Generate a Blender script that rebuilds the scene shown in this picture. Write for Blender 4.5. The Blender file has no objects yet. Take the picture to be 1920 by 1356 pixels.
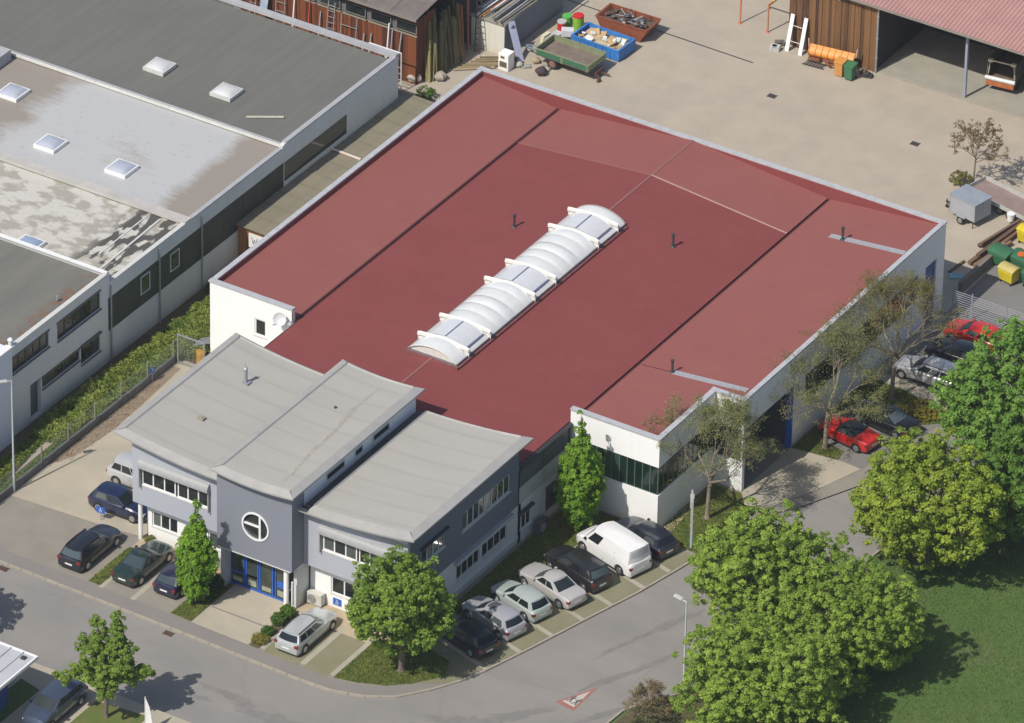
import bpy, bmesh, math, random
import numpy as np
from mathutils import Vector, Matrix
R = math.radians
random.seed(7); rng = np.random.default_rng(11)
scene = bpy.context.scene
COL = scene.collection

# ---------------- camera, world, sun, exposure ----------------
cam_d = bpy.data.cameras.new('camera'); cam = bpy.data.objects.new('camera', cam_d); COL.objects.link(cam)
F_PX, PITCH, YAW, ROLL = 14000.0, R(32.6), R(-31.5), R(1.16)
def _axes():
    F = np.array([0, math.cos(PITCH), -math.sin(PITCH)]); X = np.array([1.0, 0, 0]); U = np.cross(X, F)
    c, s = math.cos(ROLL), math.sin(ROLL)
    X, U = c*X+s*U, -s*X+c*U
    cy, sy = math.cos(YAW), math.sin(YAW)
    M = np.array([[cy, sy, 0], [-sy, cy, 0], [0, 0, 1]])
    return M@X, M@U, M@F
cx_, cu_, cf_ = _axes()
cam.matrix_world = Matrix(((cx_[0], cu_[0], -cf_[0], 201.22), (cx_[1], cu_[1], -cf_[1], -346.69), (cx_[2], cu_[2], -cf_[2], 269.04), (0, 0, 0, 1)))
cam_d.sensor_width = 36.0; cam_d.lens = F_PX/1920*36
cam_d.clip_start = 1.0; cam_d.clip_end = 3000
scene.camera = cam
SUN_AZ, SUN_EL = R(77), R(50)          # direction the shadows run, and the sun's height
sdir = Vector((-math.cos(SUN_AZ)*math.cos(SUN_EL), -math.sin(SUN_AZ)*math.cos(SUN_EL), math.sin(SUN_EL)))
world = bpy.data.worlds.new('World'); scene.world = world; world.use_nodes = True
nt = world.node_tree; nt.nodes.clear()
sky = nt.nodes.new('ShaderNodeTexSky'); sky.sky_type = 'NISHITA'; sky.sun_disc = False
sky.sun_elevation = SUN_EL; sky.sun_rotation = math.atan2(sdir.x, sdir.y) % (2*math.pi)
sky.air_density = 1.0; sky.dust_density = 1.5; sky.ozone_density = 1.0
bg = nt.nodes.new('ShaderNodeBackground'); bg.inputs[1].default_value = 0.105
wo = nt.nodes.new('ShaderNodeOutputWorld'); nt.links.new(sky.outputs[0], bg.inputs[0]); nt.links.new(bg.outputs[0], wo.inputs[0])
sun_d = bpy.data.lights.new('sun', 'SUN'); sun_d.energy = 4.2; sun_d.angle = R(0.53); sun_d.color = (1.0, 0.945, 0.86)
sun = bpy.data.objects.new('sun', sun_d); COL.objects.link(sun)
sun.rotation_euler = sdir.to_track_quat('Z', 'Y').to_euler(); sun.location = (0, -60, 80)
vs = scene.view_settings
vs.view_transform = 'Standard'; vs.look = 'None'; vs.exposure = 0.0; vs.gamma = 1.0; vs.use_curve_mapping = False
try:
    scene.cycles.max_bounces = 5; scene.cycles.diffuse_bounces = 3; scene.cycles.glossy_bounces = 3
    scene.cycles.transparent_max_bounces = 8; scene.cycles.transmission_bounces = 3
except Exception: pass

# ---------------- materials ----------------
_mats = {}
class NT:
    def __init__(s, name):
        s.m = bpy.data.materials.new(name); s.m.use_nodes = True; s.t = s.m.node_tree; s.t.nodes.clear()
        s.out = s.n('ShaderNodeOutputMaterial'); s.b = s.n('ShaderNodeBsdfPrincipled'); s.l(s.b.outputs[0], s.out.inputs[0])
    def n(s, k, **kw):
        x = s.t.nodes.new(k)
        for a, v in kw.items(): setattr(x, a, v)
        return x
    def l(s, a, b): s.t.links.new(a, b)
    def coord(s, scale=(1, 1, 1), rot=(0, 0, 0), loc=(0, 0, 0)):
        g = s.n('ShaderNodeNewGeometry'); m = s.n('ShaderNodeMapping')
        m.inputs['Scale'].default_value = scale; m.inputs['Rotation'].default_value = rot; m.inputs['Location'].default_value = loc
        s.l(g.outputs['Position'], m.inputs[0]); return m.outputs[0]
    def ocoord(s, scale=(1, 1, 1)):
        g = s.n('ShaderNodeTexCoord'); m = s.n('ShaderNodeMapping'); m.inputs['Scale'].default_value = scale
        s.l(g.outputs['Object'], m.inputs[0]); return m.outputs[0]
    def noise(s, vec, scale, detail=4, rough=.6):
        x = s.n('ShaderNodeTexNoise'); x.inputs['Scale'].default_value = scale; x.inputs['Detail'].default_value = detail
        x.inputs['Roughness'].default_value = rough; s.l(vec, x.inputs['Vector']); return x.outputs['Fac']
    def ramp(s, fac, lo, hi, a=(0, 0, 0, 1), b=(1, 1, 1, 1)):
        x = s.n('ShaderNodeValToRGB'); e = x.color_ramp.elements; e[0].position = lo; e[1].position = hi; e[0].color = a; e[1].color = b
        s.l(fac, x.inputs[0]); return x.outputs[0]
    def mix(s, fac, a, b, mode='MIX'):
        x = s.n('ShaderNodeMix', data_type='RGBA', blend_type=mode)
        for sock, v in ((x.inputs[0], fac), (x.inputs[6], a), (x.inputs[7], b)):
            if hasattr(v, 'node') or hasattr(v, 'links'): s.l(v, sock)
            elif isinstance(v, (int, float)): sock.default_value = v
            else: sock.default_value = (v[0], v[1], v[2], 1)
        return x.outputs[2]
    def math(s, op, a, b=0.0, clamp=False):
        x = s.n('ShaderNodeMath', operation=op); x.use_clamp = clamp
        for sock, v in ((x.inputs[0], a), (x.inputs[1], b)):
            if hasattr(v, 'links'): s.l(v, sock)
            else: sock.default_value = v
        return x.outputs[0]
    def bump(s, h, strength, dist=.05):
        x = s.n('ShaderNodeBump'); x.inputs['Strength'].default_value = strength; x.inputs['Distance'].default_value = dist
        s.l(h, x.inputs['Height']); s.l(x.outputs[0], s.b.inputs['Normal'])
    def color(s, c):
        if hasattr(c, 'links'): s.l(c, s.b.inputs['Base Color'])
        else: s.b.inputs['Base Color'].default_value = (*c, 1)
    def set(s, **kw):
        for k, v in kw.items(): s.b.inputs[k.replace('_', ' ')].default_value = v
def sc(c, k): return tuple(min(1, x*k) for x in c)
def simple(name, c, rough=.7, var=.12, scale=1.5, metallic=0, coat=0, bump=.15, fine=14, spec=None):
    if name in _mats: return _mats[name]
    n = NT(name); co = n.coord()
    a = n.noise(co, scale, 6); f = n.noise(co, fine, 3)
    col = n.mix(n.ramp(a, .3, .7), sc(c, 1-var), sc(c, 1+var))
    col = n.mix(n.math('MULTIPLY', f, .5), col, sc(c, 1-var*.8), 'MIX')
    n.color(col); n.set(Roughness=rough, Metallic=metallic)
    if coat: n.b.inputs['Coat Weight'].default_value = coat
    if spec is not None: n.b.inputs['Specular IOR Level'].default_value = spec
    if bump: n.bump(f, bump, .02)
    _mats[name] = n.m; return n.m
def streaked(name, c, dirt, amount=.5, rough=.8):
    """painted wall: broad tone changes, faint vertical rain streaks, grime near the ground"""
    if name in _mats: return _mats[name]
    n = NT(name)
    st = n.noise(n.coord((2.2, 2.2, .12)), 1.6, 6); br = n.noise(n.coord(), .5, 5); fi = n.noise(n.coord(), 22, 2)
    sep = n.n('ShaderNodeSeparateXYZ'); n.l(n.coord(), sep.inputs[0])
    low = n.math('MULTIPLY_ADD', sep.outputs[2], -1.6); low.node.inputs[2].default_value = 1.0
    low = n.math('MULTIPLY', n.math('MAXIMUM', low, 0.0), br)
    f = n.math('MULTIPLY', n.ramp(st, .45, .85), amount*.5)
    f = n.math('ADD', f, n.math('MULTIPLY', n.ramp(br, .45, .8), amount*.3)); f = n.math('ADD', f, n.math('MULTIPLY', low, .8), True)
    n.color(n.mix(f, c, dirt)); n.set(Roughness=rough); n.bump(fi, .12, .01)
    _mats[name] = n.m; return n.m
def paint(name, c, metallic=0.0, rough=.28):
    if name in _mats: return _mats[name]
    n = NT(name); d = n.noise(n.ocoord(), 3, 4)
    n.color(n.mix(n.math('MULTIPLY', n.ramp(d, .45, .8), .25), c, (c[0]*.6+.08, c[1]*.6+.075, c[2]*.6+.06)))
    n.set(Roughness=rough, Metallic=metallic, Coat_Weight=.9, Coat_Roughness=.06)
    _mats[name] = n.m; return n.m
def wood(name, c1, c2, rough=.85):
    if name in _mats: return _mats[name]
    n = NT(name); g = n.noise(n.coord((9, 9, .5)), 2.2, 7); oi = n.n('ShaderNodeObjectInfo')
    f = n.math('ADD', n.math('MULTIPLY', g, .9), n.math('MULTIPLY', oi.outputs['Random'], .75)); 
    n.color(n.mix(n.ramp(f, .35, 1.0), c1, c2)); n.set(Roughness=rough); n.bump(g, .3, .02)
    _mats[name] = n.m; return n.m
def leaf_mat(name, trans=.3, rough=.55):
    if name in _mats: return _mats[name]
    n = NT(name); at = n.n('ShaderNodeAttribute', attribute_name='tint')
    n.color(at.outputs['Color']); n.set(Roughness=rough); n.b.inputs['Specular IOR Level'].default_value = .25
    tr = n.n('ShaderNodeBsdfTranslucent'); m = n.n('ShaderNodeMixShader'); m.inputs[0].default_value = trans
    br = n.mix(1.0, at.outputs['Color'], (1.5, 1.6, .7), 'MULTIPLY'); n.l(br, tr.inputs[0])
    n.l(n.b.outputs[0], m.inputs[1]); n.l(tr.outputs[0], m.inputs[2]); n.l(m.outputs[0], n.out.inputs[0])
    _mats[name] = n.m; return n.m

WHITE = streaked('white_render', (.86, .86, .84), (.55, .52, .46), .22)
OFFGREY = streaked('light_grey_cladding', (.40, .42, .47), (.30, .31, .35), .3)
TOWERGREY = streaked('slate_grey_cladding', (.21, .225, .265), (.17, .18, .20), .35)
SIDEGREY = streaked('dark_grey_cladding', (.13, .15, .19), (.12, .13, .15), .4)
OLDWHITE = streaked('weathered_white_render', (.62, .64, .64), (.38, .38, .34), .5)
BLUEWHITE = streaked('pale_blue_wall', (.68, .72, .80), (.5, .52, .52), .3)
COPING = simple('zinc_coping', (.49, .495, .515), .5, .14, 2.0, metallic=.1)
FRAME = simple('white_plastic_frame', (.80, .80, .80), .4, .04, 3)
SILL = simple('pale_sill_metal', (.60, .60, .57), .5, .1, 3)
SHUTTER = simple('shutter_box_grey', (.34, .345, .345), .5, .1, 3)
BLUEF = simple('blue_frame_paint', (.03, .12, .50), .35, .1, 3)
DARKM = simple('dark_metal', (.05, .05, .055), .5, .2, 3)
GREYM = simple('grey_galvanised', (.36, .38, .40), .45, .15, 2, metallic=.35)
CONC = simple('grey_concrete', (.30, .29, .26), .9, .2, 1.5)
DCONC = simple('dark_concrete', (.15, .15, .15), .9, .25, 1.5)
RUBBER = simple('tyre_rubber', (.022, .022, .024), .75, .2, 6)
RIM = simple('alloy_rim', (.5, .5, .52), .3, .1, 4, metallic=.8)
BLACKP = simple('black_plastic', (.025, .025, .028), .5, .15, 6)
PLATE = simple('number_plate_white', (.75, .75, .72), .4, .05, 6)
REDL = paint('tail_lamp_red', (.20, .012, .010)); HEADL = paint('head_lamp_clear', (.6, .62, .65), .3, .1)
def glass_mat(name, c, rough=.06):
    if name in _mats: return _mats[name]
    n = NT(name); oi = n.n('ShaderNodeObjectInfo'); q = n.noise(n.coord(), 1.3, 3)
    f = n.math('MULTIPLY', n.ramp(q, .4, .75), .5)
    big = n.math('POWER', oi.outputs['Random'], 5.0)
    n.color(n.mix(big, n.mix(f, c, sc(c, 2.6)), (c[0]*7+.02, c[1]*7+.02, c[2]*6+.015))); n.set(Roughness=rough); n.b.inputs['Specular IOR Level'].default_value = .6
    _mats[name] = n.m; return n.m
GLASS = glass_mat('window_glass', (.014, .017, .018)); CGLASS = glass_mat('car_glass', (.010, .013, .015), .25); RGLASS = glass_mat('tinted_rear_glass', (.012, .017, .024), .3); RGLASS.node_tree.nodes['Principled BSDF'].inputs['Specular IOR Level'].default_value = .06
GGLASS = glass_mat('green_tinted_glass', (.005, .013, .010), .08)
LEAF = leaf_mat('leaf'); DRYLEAF = leaf_mat('blade', .15, .8)
BARK = simple('bark', (.16, .13, .10), .95, .35, 5, bump=.5)

def metal_red(name, dark, light, rows, wk=.28):
    n = NT(name); a = n.noise(n.coord(), .35, 6); f = n.noise(n.coord(), 9, 3)
    w = n.n('ShaderNodeTexWave', wave_type='BANDS', bands_direction='Y'); w.inputs['Scale'].default_value = rows
    w.inputs['Distortion'].default_value = .25; w.inputs['Detail'].default_value = 2; n.l(n.coord(), w.inputs[0])
    st = n.noise(n.coord((.12, 2.6, 1)), 2.2, 4)
    c = n.mix(n.ramp(a, .3, .72), dark, light); c = n.mix(n.math('MULTIPLY', w.outputs['Fac'], wk), c, sc(dark, .72))
    c = n.mix(n.math('MULTIPLY', n.ramp(st, .5, .8), .16), c, sc(light, 1.25)); c = n.mix(n.math('MULTIPLY', f, .22), c, sc(dark, .8))
    pu = n.noise(n.coord((.5, 1.1, 1)), .8, 7, .65); c = n.mix(n.math('MULTIPLY', n.ramp(pu, .54, .62), .13), c, sc(dark, .80)); c = n.mix(n.math('MULTIPLY', n.ramp(n.noise(n.coord(loc=(9, 3, 0)), .25, 5), .5, .7), .16), c, (light[0]*1.06, light[1]*1.3, light[2]*1.3))
    n.color(c); n.set(Roughness=.75); n.b.inputs['Specular IOR Level'].default_value = .3; n.bump(w.outputs['Fac'], wk*.9, .02); return n.m
RED_LIGHT = metal_red('faded_red_roof', (.262, .087, .077), (.275, .094, .082), 1.0, .12)
RED_DARK = metal_red('dark_red_roof', (.212, .052, .050), (.235, .060, .057), .9, .2)

def sheetmat(name, base, alt, scale=.4, alt2=None, rows=None, rough=.9, fine=.3, crack=0, stretch=(1, 1, 1), rot=0):
    if name in _mats: return _mats[name]
    n = NT(name); co = n.coord(stretch, (0, 0, rot)); a = n.noise(co, scale, 9, .62); f = n.noise(n.coord(), 11, 4, .7); b = n.noise(n.coord(loc=(31, 7, 0)), scale*.33, 6)
    c = n.mix(n.ramp(a, .36, .66), base, alt); c = n.mix(n.math('MULTIPLY', n.ramp(b, .5, .72), .55), c, alt2 or sc(alt, .85))
    c = n.mix(n.math('MULTIPLY', f, fine), c, sc(base, .62))
    sp = n.noise(n.coord(), 34, 2, .9); c = n.mix(n.math('MULTIPLY', n.ramp(sp, .62, .7), .3), c, sc(base, 1.35))
    if crack:
        v = n.n('ShaderNodeTexVoronoi', feature='DISTANCE_TO_EDGE'); v.inputs['Scale'].default_value = crack
        dv = n.n('ShaderNodeVectorMath', operation='ADD'); nn = n.n('ShaderNodeTexNoise'); nn.inputs['Scale'].default_value = 1.2
        n.l(n.coord(), nn.inputs['Vector']); n.l(n.coord(), dv.inputs[0]); n.l(nn.outputs['Color'], dv.inputs[1]); n.l(dv.outputs[0], v.inputs['Vector'])
        k = n.ramp(v.outputs['Distance'], 0.0, .012, (1, 1, 1, 1), (0, 0, 0, 1)); c = n.mix(n.math('MULTIPLY', k, .16), c, sc(base, .5))
    if rows:
        for d in rows:
            w = n.n('ShaderNodeTexWave', wave_type='BANDS', bands_direction=d[0]); w.inputs['Scale'].default_value = d[1]
            w.inputs['Distortion'].default_value = d[3] if len(d) > 3 else 0; n.l(n.coord(), w.inputs[0])
            c = n.mix(n.math('MULTIPLY', n.ramp(w.outputs['Fac'], .0, .12, (1, 1, 1, 1), (0, 0, 0, 1)), d[2]), c, sc(base, .55))
    n.color(c); n.set(Roughness=rough); n.b.inputs['Specular IOR Level'].default_value = .25; n.bump(f, .25, .02)
    _mats[name] = n.m; return n.m
ASPHALT = sheetmat('road_asphalt', (.285, .268, .248), (.245, .232, .218), .3, (.205, .198, .19), crack=.07, stretch=(.35, 1.2, 1))
ASPH_PATCH = sheetmat('asphalt_repair', (.205, .195, .185), (.245, .23, .215), 1.6)
ASPH_DARK = sheetmat('parking_asphalt', (.20, .19, .18), (.23, .22, .205), .4)
PATH = sheetmat('footpath_asphalt', (.235, .215, .20), (.25, .23, .215), .5)
KERB = sheetmat('kerb_stone', (.40, .36, .29), (.34, .30, .25), 1.5)
YARD = sheetmat('yard_concrete', (.475, .41, .325), (.41, .36, .29), .45, (.33, .30, .26), fine=.5)
COURT = sheetmat('court_concrete', (.47, .415, .32), (.37, .34, .275), .35, (.31, .285, .24))
SLABC = sheetmat('shed_slab_concrete', (.38, .36, .29), (.30, .29, .25), .5, (.24, .24, .22))
PAVER = sheetmat('grey_pavers', (.30, .275, .23), (.25, .23, .20), .6, None, rows=(('X', 2.6, .22), ('Y', 1.5, .10)))
GPAVER = sheetmat('grassy_pavers', (.25, .235, .15), (.21, .205, .12), .8, (.27, .245, .18), rows=(('X', 1.7, .35, .3), ('Y', 1.7, .22, .3)))
STRIPC = sheetmat('bay_strip_concrete', (.42, .39, .31), (.36, .335, .27), 1.2)
SANDY = sheetmat('sandy_gravel', (.48, .39, .27), (.40, .33, .23), 1.2)
LAWN = sheetmat('lawn_grass', (.075, .140, .035), (.105, .160, .045), .7, (.17, .155, .075), fine=.5)
ROUGHG = sheetmat('rough_grass', (.105, .150, .030), (.165, .165, .060), .9, (.15, .125, .06))
SOIL = sheetmat('garden_soil', (.13, .10, .06), (.09, .085, .045), 1.4)
OFFICEROOF = sheetmat('office_roof_membrane', (.415, .40, .365), (.385, .372, .342), .5, (.36, .345, .315), stretch=(.35, 1.8, 1), rows=(('Y', .165, .17, .5),))
EDGEMET = simple('roof_edge_membrane', (.355, .345, .33), .7, .12, .8)
BITUMEN = sheetmat('dark_bitumen_roof', (.165, .165, .150), (.148, .148, .135), .5, (.130, .133, .122), stretch=(2.2, .25, 1), rows=(('X', .31, .16, .4),))
TANROOF = sheetmat('fibre_cement_roof', (.26, .23, .165), (.22, .20, .15), .5, (.20, .195, .13), rows=(('Y', .18, .3), ('X', .12, .15)))
PINKROOF = simple('pink_corrugated', (.42, .235, .215), .75, .1, .8)
GREYROOF = simple('weathered_corrugated', (.24, .205, .19), .85, .2, 1.2)
def stained_white(name, lo_x, dark):
    n = NT(name); co = n.coord(); sep = n.n('ShaderNodeSeparateXYZ'); n.l(co, sep.inputs[0])
    a = n.noise(n.coord((1, 1, 1)), .22, 8, .6); f = n.noise(co, 12, 4, .7); st = n.noise(n.coord((.35, 3.2, 1)), 1.2, 5)
    g = n.math('MULTIPLY_ADD', sep.outputs[0], .30); g.node.inputs[2].default_value = -lo_x*.30
    e = n.math('ADD', n.math('MAXIMUM', g, 0.0), n.math('MULTIPLY', a, .9)); e = n.math('ADD', e, n.math('MULTIPLY', st, .35))
    g2 = n.math('MULTIPLY_ADD', sep.outputs[0], -.16); g2.node.inputs[2].default_value = -57*.16
    e = n.math('ADD', e, n.math('MAXIMUM', g2, 0.0))
    c = n.mix(n.ramp(e, .70, 2.1), (.45, .455, .46), dark)
    sp = n.noise(co, 2.4, 5, .7); c = n.mix(n.math('MULTIPLY', n.ramp(sp, .60, .70), .6), c, (.26, .22, .17)); c = n.mix(n.math('MULTIPLY', f, .2), c, (.33, .32, .30))
    n.color(c); n.set(Roughness=.8); n.bump(f, .2, .02); return n.m
ROOF_B = stained_white('white_roof_with_brown_silt', -44.8, (.27, .235, .20))
def blotchy():
    n = NT('blotchy_white_roof'); co = n.coord(); sep = n.n('ShaderNodeSeparateXYZ'); n.l(co, sep.inputs[0])
    a = n.noise(n.coord((.8, 1.2, 1)), .9, 6, .6); b = n.noise(n.coord((1.8, .7, 1), loc=(3, 9, 0)), .9, 3, .45); f = n.noise(co, 12, 4)
    c = n.mix(n.ramp(a, .47, .56), (.56, .54, .49), (.36, .335, .285)); c = n.mix(n.math('MULTIPLY', n.ramp(n.noise(co, 1.7, 5), .55, .7), .35), c, (.42, .36, .28))
    g = n.math('MULTIPLY_ADD', sep.outputs[0], .9); g.node.inputs[2].default_value = 45.6*.9
    m = n.math('MULTIPLY', n.math('MULTIPLY', g, 1.0, True), n.ramp(b, .46, .50)); c = n.mix(m, c, (.06, .055, .05))
    c = n.mix(n.math('MULTIPLY', f, .2), c, (.3, .29, .26)); n.color(c); n.set(Roughness=.75); n.bump(f, .2, .02); return n.m
ROOF_C = blotchy()
def mossy():
    n = NT('bitumen_roof_with_rust_moss'); co = n.coord(); sep = n.n('ShaderNodeSeparateXYZ'); n.l(co, sep.inputs[0])
    a = n.noise(n.coord((2.0, .3, 1)), .5, 7); b = n.noise(co, 1.3, 6, .65); f = n.noise(co, 12, 4)
    c = n.mix(n.ramp(a, .35, .65), (.185, .18, .155), (.15, .148, .13))
    g = n.math('MULTIPLY_ADD', sep.outputs[0], .75); g.node.inputs[2].default_value = 42.7*.75
    m = n.math('MULTIPLY', n.math('MULTIPLY', g, 1.0, True), n.ramp(b, .46, .56)); c = n.mix(m, c, (.21, .085, .035)); c = n.mix(n.math('MULTIPLY', f, .3), c, (.1, .1, .09))
    n.color(c); n.set(Roughness=.9); n.bump(f, .3, .02); return n.m
ROOF_D = mossy()

# ---------------- object helpers ----------------
def props(o, label=None, cat=None, group=None, kind=None):
    if label: o['label'] = label
    if cat: o['category'] = cat
    if group: o['group'] = group
    if kind: o['kind'] = kind
    return o
def thing(name, label, cat, loc=(0, 0, 0), rz=0.0, group=None):
    o = bpy.data.objects.new(name, None); COL.objects.link(o); o.location = loc; o.rotation_euler = (0, 0, rz)
    o.empty_display_size = .3
    return props(o, label, cat, group)
class MB:
    def __init__(s): s.v = []; s.f = []; s.mi = []; s.cur = 0
    def quad(s, *p):
        b = len(s.v); s.v += [tuple(q) for q in p]; s.f.append(tuple(range(b, b+len(p)))); s.mi.append(s.cur); return s
    def box(s, x0, x1, y0, y1, z0, z1):
        b = len(s.v)
        s.v += [(x0, y0, z0), (x1, y0, z0), (x1, y1, z0), (x0, y1, z0), (x0, y0, z1), (x1, y0, z1), (x1, y1, z1), (x0, y1, z1)]
        for q in ((0, 3, 2, 1), (4, 5, 6, 7), (0, 1, 5, 4), (1, 2, 6, 5), (2, 3, 7, 6), (3, 0, 4, 7)): s.f.append(tuple(b+i for i in q)); s.mi.append(s.cur)
        return s
    def prism(s, pts, z0, z1):
        """pts: ccw outline (x,y); z0,z1 numbers or functions of x,y"""
        a = z0 if callable(z0) else (lambda x, y: z0); c = z1 if callable(z1) else (lambda x, y: z1)
        b = len(s.v); n = len(pts)
        s.v += [(x, y, a(x, y)) for x, y in pts]+[(x, y, c(x, y)) for x, y in pts]
        s.f.append(tuple(b+i for i in reversed(range(n)))); s.f.append(tuple(b+n+i for i in range(n)))
        for i in range(n): j = (i+1) % n; s.f.append((b+i, b+j, b+n+j, b+n+i))
        s.mi += [s.cur]*(n+2); return s
    def tube(s, p0, p1, r0, r1=None, n=8, cap=True):
        r1 = r0 if r1 is None else r1
        p0 = Vector(p0); p1 = Vector(p1); d = (p1-p0)
        if d.length < 1e-6: return s
        q = d.to_track_quat('Z', 'Y'); b = len(s.v)
        for p, r in ((p0, r0), (p1, r1)):
            for i in range(n):
                a = 2*math.pi*i/n; s.v.append(tuple(p+q@Vector((r*math.cos(a), r*math.sin(a), 0))))
        for i in range(n): j = (i+1) % n; s.f.append((b+i, b+j, b+n+j, b+n+i)); s.mi.append(s.cur)
        if cap:
            s.f.append(tuple(b+i for i in reversed(range(n)))); s.f.append(tuple(b+n+i for i in range(n))); s.mi += [s.cur]*2
        return s
    def bar(s, p0, p1, w, h):
        """rectangular bar from p0 to p1, w across, h tall"""
        p0 = Vector(p0); p1 = Vector(p1); d = (p1-p0).normalized()
        up = Vector((0, 0, 1)) if abs(d.z) < .95 else Vector((0, 1, 0)); sd = d.cross(up).normalized()*w/2; up = sd.cross(d).normalized()*h/2
        b = len(s.v)
        for p in (p0, p1): s.v += [tuple(p-sd-up), tuple(p+sd-up), tuple(p+sd+up), tuple(p-sd+up)]
        for q in ((0, 1, 2, 3), (7, 6, 5, 4), (0, 4, 5, 1), (1, 5, 6, 2), (2, 6, 7, 3), (3, 7, 4, 0)): s.f.append(tuple(b+i for i in q)); s.mi.append(s.cur)
        return s
    def grid(s, fn, nu, nv):
        b = len(s.v)
        for i in range(nu+1):
            for j in range(nv+1): s.v.append(tuple(fn(i/nu, j/nv)))
        for i in range(nu):
            for j in range(nv):
                a = b+i*(nv+1)+j; s.f.append((a, a+1, a+nv+2, a+nv+1)); s.mi.append(s.cur)
        return s
    def mesh(s, name, mats, off=(0, 0, 0), smooth=None, weld=False):
        me = bpy.data.meshes.new(name); v = [(a-off[0], b-off[1], c-off[2]) for a, b, c in s.v]; me.from_pydata(v, [], s.f)
        for m in (mats if isinstance(mats, (list, tuple)) else [mats]): me.materials.append(m)
        if max(s.mi, default=0) > 0: me.polygons.foreach_set('material_index', s.mi)
        bm = bmesh.new(); bm.from_mesh(me)
        if weld: bmesh.ops.remove_doubles(bm, verts=bm.verts, dist=.002)
        bmesh.ops.recalc_face_normals(bm, faces=bm.faces)
        bm.to_mesh(me); bm.free()
        if smooth is not None: me.shade_smooth(); me.set_sharp_from_angle(angle=R(smooth))
        return me
    def part(s, name, mats, parent, local=False, smooth=None, weld=False, bevel=0, label=None, kind=None):
        off = (0, 0, 0) if (local or parent is None) else parent_origin(parent)
        me = s.mesh(name, mats, off, smooth, weld); o = bpy.data.objects.new(name, me); COL.objects.link(o)
        if parent is not None: o.parent = parent
        if bevel:
            b = o.modifiers.new('bevel', 'BEVEL'); b.width = bevel; b.segments = 2; b.limit_method = 'ANGLE'
        return props(o, label, None, None, kind)
def parent_origin(p):
    v = Vector((0, 0, 0))
    while p is not None: v += p.location; p = p.parent
    return v
def single(mb, name, mats, label, cat, group=None, loc=(0, 0, 0), rz=0, smooth=None, bevel=0, kind=None, weld=False):
    me = mb.mesh(name, mats, (0, 0, 0), smooth, weld); o = bpy.data.objects.new(name, me); COL.objects.link(o); o.location = loc; o.rotation_euler = (0, 0, rz)
    if bevel:
        b = o.modifiers.new('bevel', 'BEVEL'); b.width = bevel; b.segments = 2; b.limit_method = 'ANGLE'
    return props(o, label, cat, group, kind)
def inst(mesh_or_obj, name, parent, loc=(0, 0, 0), rot=(0, 0, 0), scale=(1, 1, 1)):
    me = mesh_or_obj.data if hasattr(mesh_or_obj, 'data') else mesh_or_obj
    o = bpy.data.objects.new(name, me); COL.objects.link(o); o.location = loc; o.rotation_euler = rot; o.scale = scale
    if parent is not None: o.parent = parent
    return o
def copy_tree(o, parent=None):
    c = o.copy(); COL.objects.link(c); c.parent = parent
    for ch in list(o.children): copy_tree(ch, c)
    return c
def sheet(name, pts, z, mat, depth=.0):
    mb = MB()
    if depth: mb.prism(pts, z-depth, z)
    else: mb.quad(*[(x, y, z) for x, y in pts])
    o = mb.part(name, mat, None); o['kind'] = 'structure'; return o

def quads_mesh(name, C, U, V, tint, mat):
    """many small diamond faces; C centres, U/V half axes"""
    n = len(C); co = np.empty((n, 4, 3), np.float32)
    co[:, 0] = C-U; co[:, 1] = C-V; co[:, 2] = C+U; co[:, 3] = C+V
    me = bpy.data.meshes.new(name); me.vertices.add(4*n); me.vertices.foreach_set('co', co.ravel())
    me.loops.add(4*n); me.loops.foreach_set('vertex_index', np.arange(4*n, dtype=np.int32))
    me.polygons.add(n); me.polygons.foreach_set('loop_start', np.arange(0, 4*n, 4, dtype=np.int32)); me.polygons.foreach_set('loop_total', np.full(n, 4, np.int32))
    at = me.attributes.new('tint', 'FLOAT_COLOR', 'POINT'); t = np.ones((n, 4, 4), np.float32); t[:, :, :3] = tint[:, None, :]; at.data.foreach_set('color', t.ravel())
    me.materials.append(mat); me.update(); me.validate(); return me
def unit(a): return a/np.maximum(np.linalg.norm(a, axis=1, keepdims=True), 1e-6)
def leaf_quads(C, N, size, aspect=.65):
    n = len(C); r = unit(rng.normal(size=(n, 3))); N = unit(N); U = unit(np.cross(N, r)); V = np.cross(N, U); s = (size*rng.uniform(.7, 1.3, n))[:, None] if np.isscalar(size) else size[:, None]
    return U*s, V*s*aspect
def tints(n, a, b, jit=.12, groups=None):
    t = rng.uniform(0, 1, n) if groups is None else groups
    a = np.array(a); b = np.array(b); c = a+(b-a)*t[:, None]; return c*rng.uniform(1-jit, 1+jit, (n, 1))
# ---------------- ground, road, paving ----------------
KERB_PTS = [(-90, -26.3), (-33.6, -26.3), (-19.9, -26.5), (-10, -26.7), (-7.7, -26.6), (-5.6, -26.0), (-3.9, -24.9), (-2.5, -23.0), (-1.5, -21.2), (-.8, -19.4), (.3, -15.6), (1.5, -11.0), (2.7, -6.6), (3.5, -2.7), (4.1, .5), (4.7, 4.6)]
G = []
o = sheet('ground', [(-400, -400), (400, -400), (400, 400), (-400, 400)], -.16, ASPH_DARK)
sheet('road', [(-95, -34.6), (-12, -34.4), (-6, -36), (0, -44), (0, -70), (14, -70), (14, -12), (20, 40), (2, 40), (-2, -18), (-8, -24), (-95, -24)], -.12, ASPHALT)
def ragged(cx, cy, rx, ry, rot, n=40, jag=.45):
    a = [2*math.pi*i/n for i in range(n)]; pts = []
    for t in a:
        k = 1+random.uniform(-jag, jag); x = rx*k*math.cos(t); y = ry*k*math.sin(t)
        pts.append((cx+x*math.cos(rot)-y*math.sin(rot), cy+x*math.sin(rot)+y*math.cos(rot)))
    return pts
mb = MB()
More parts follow.
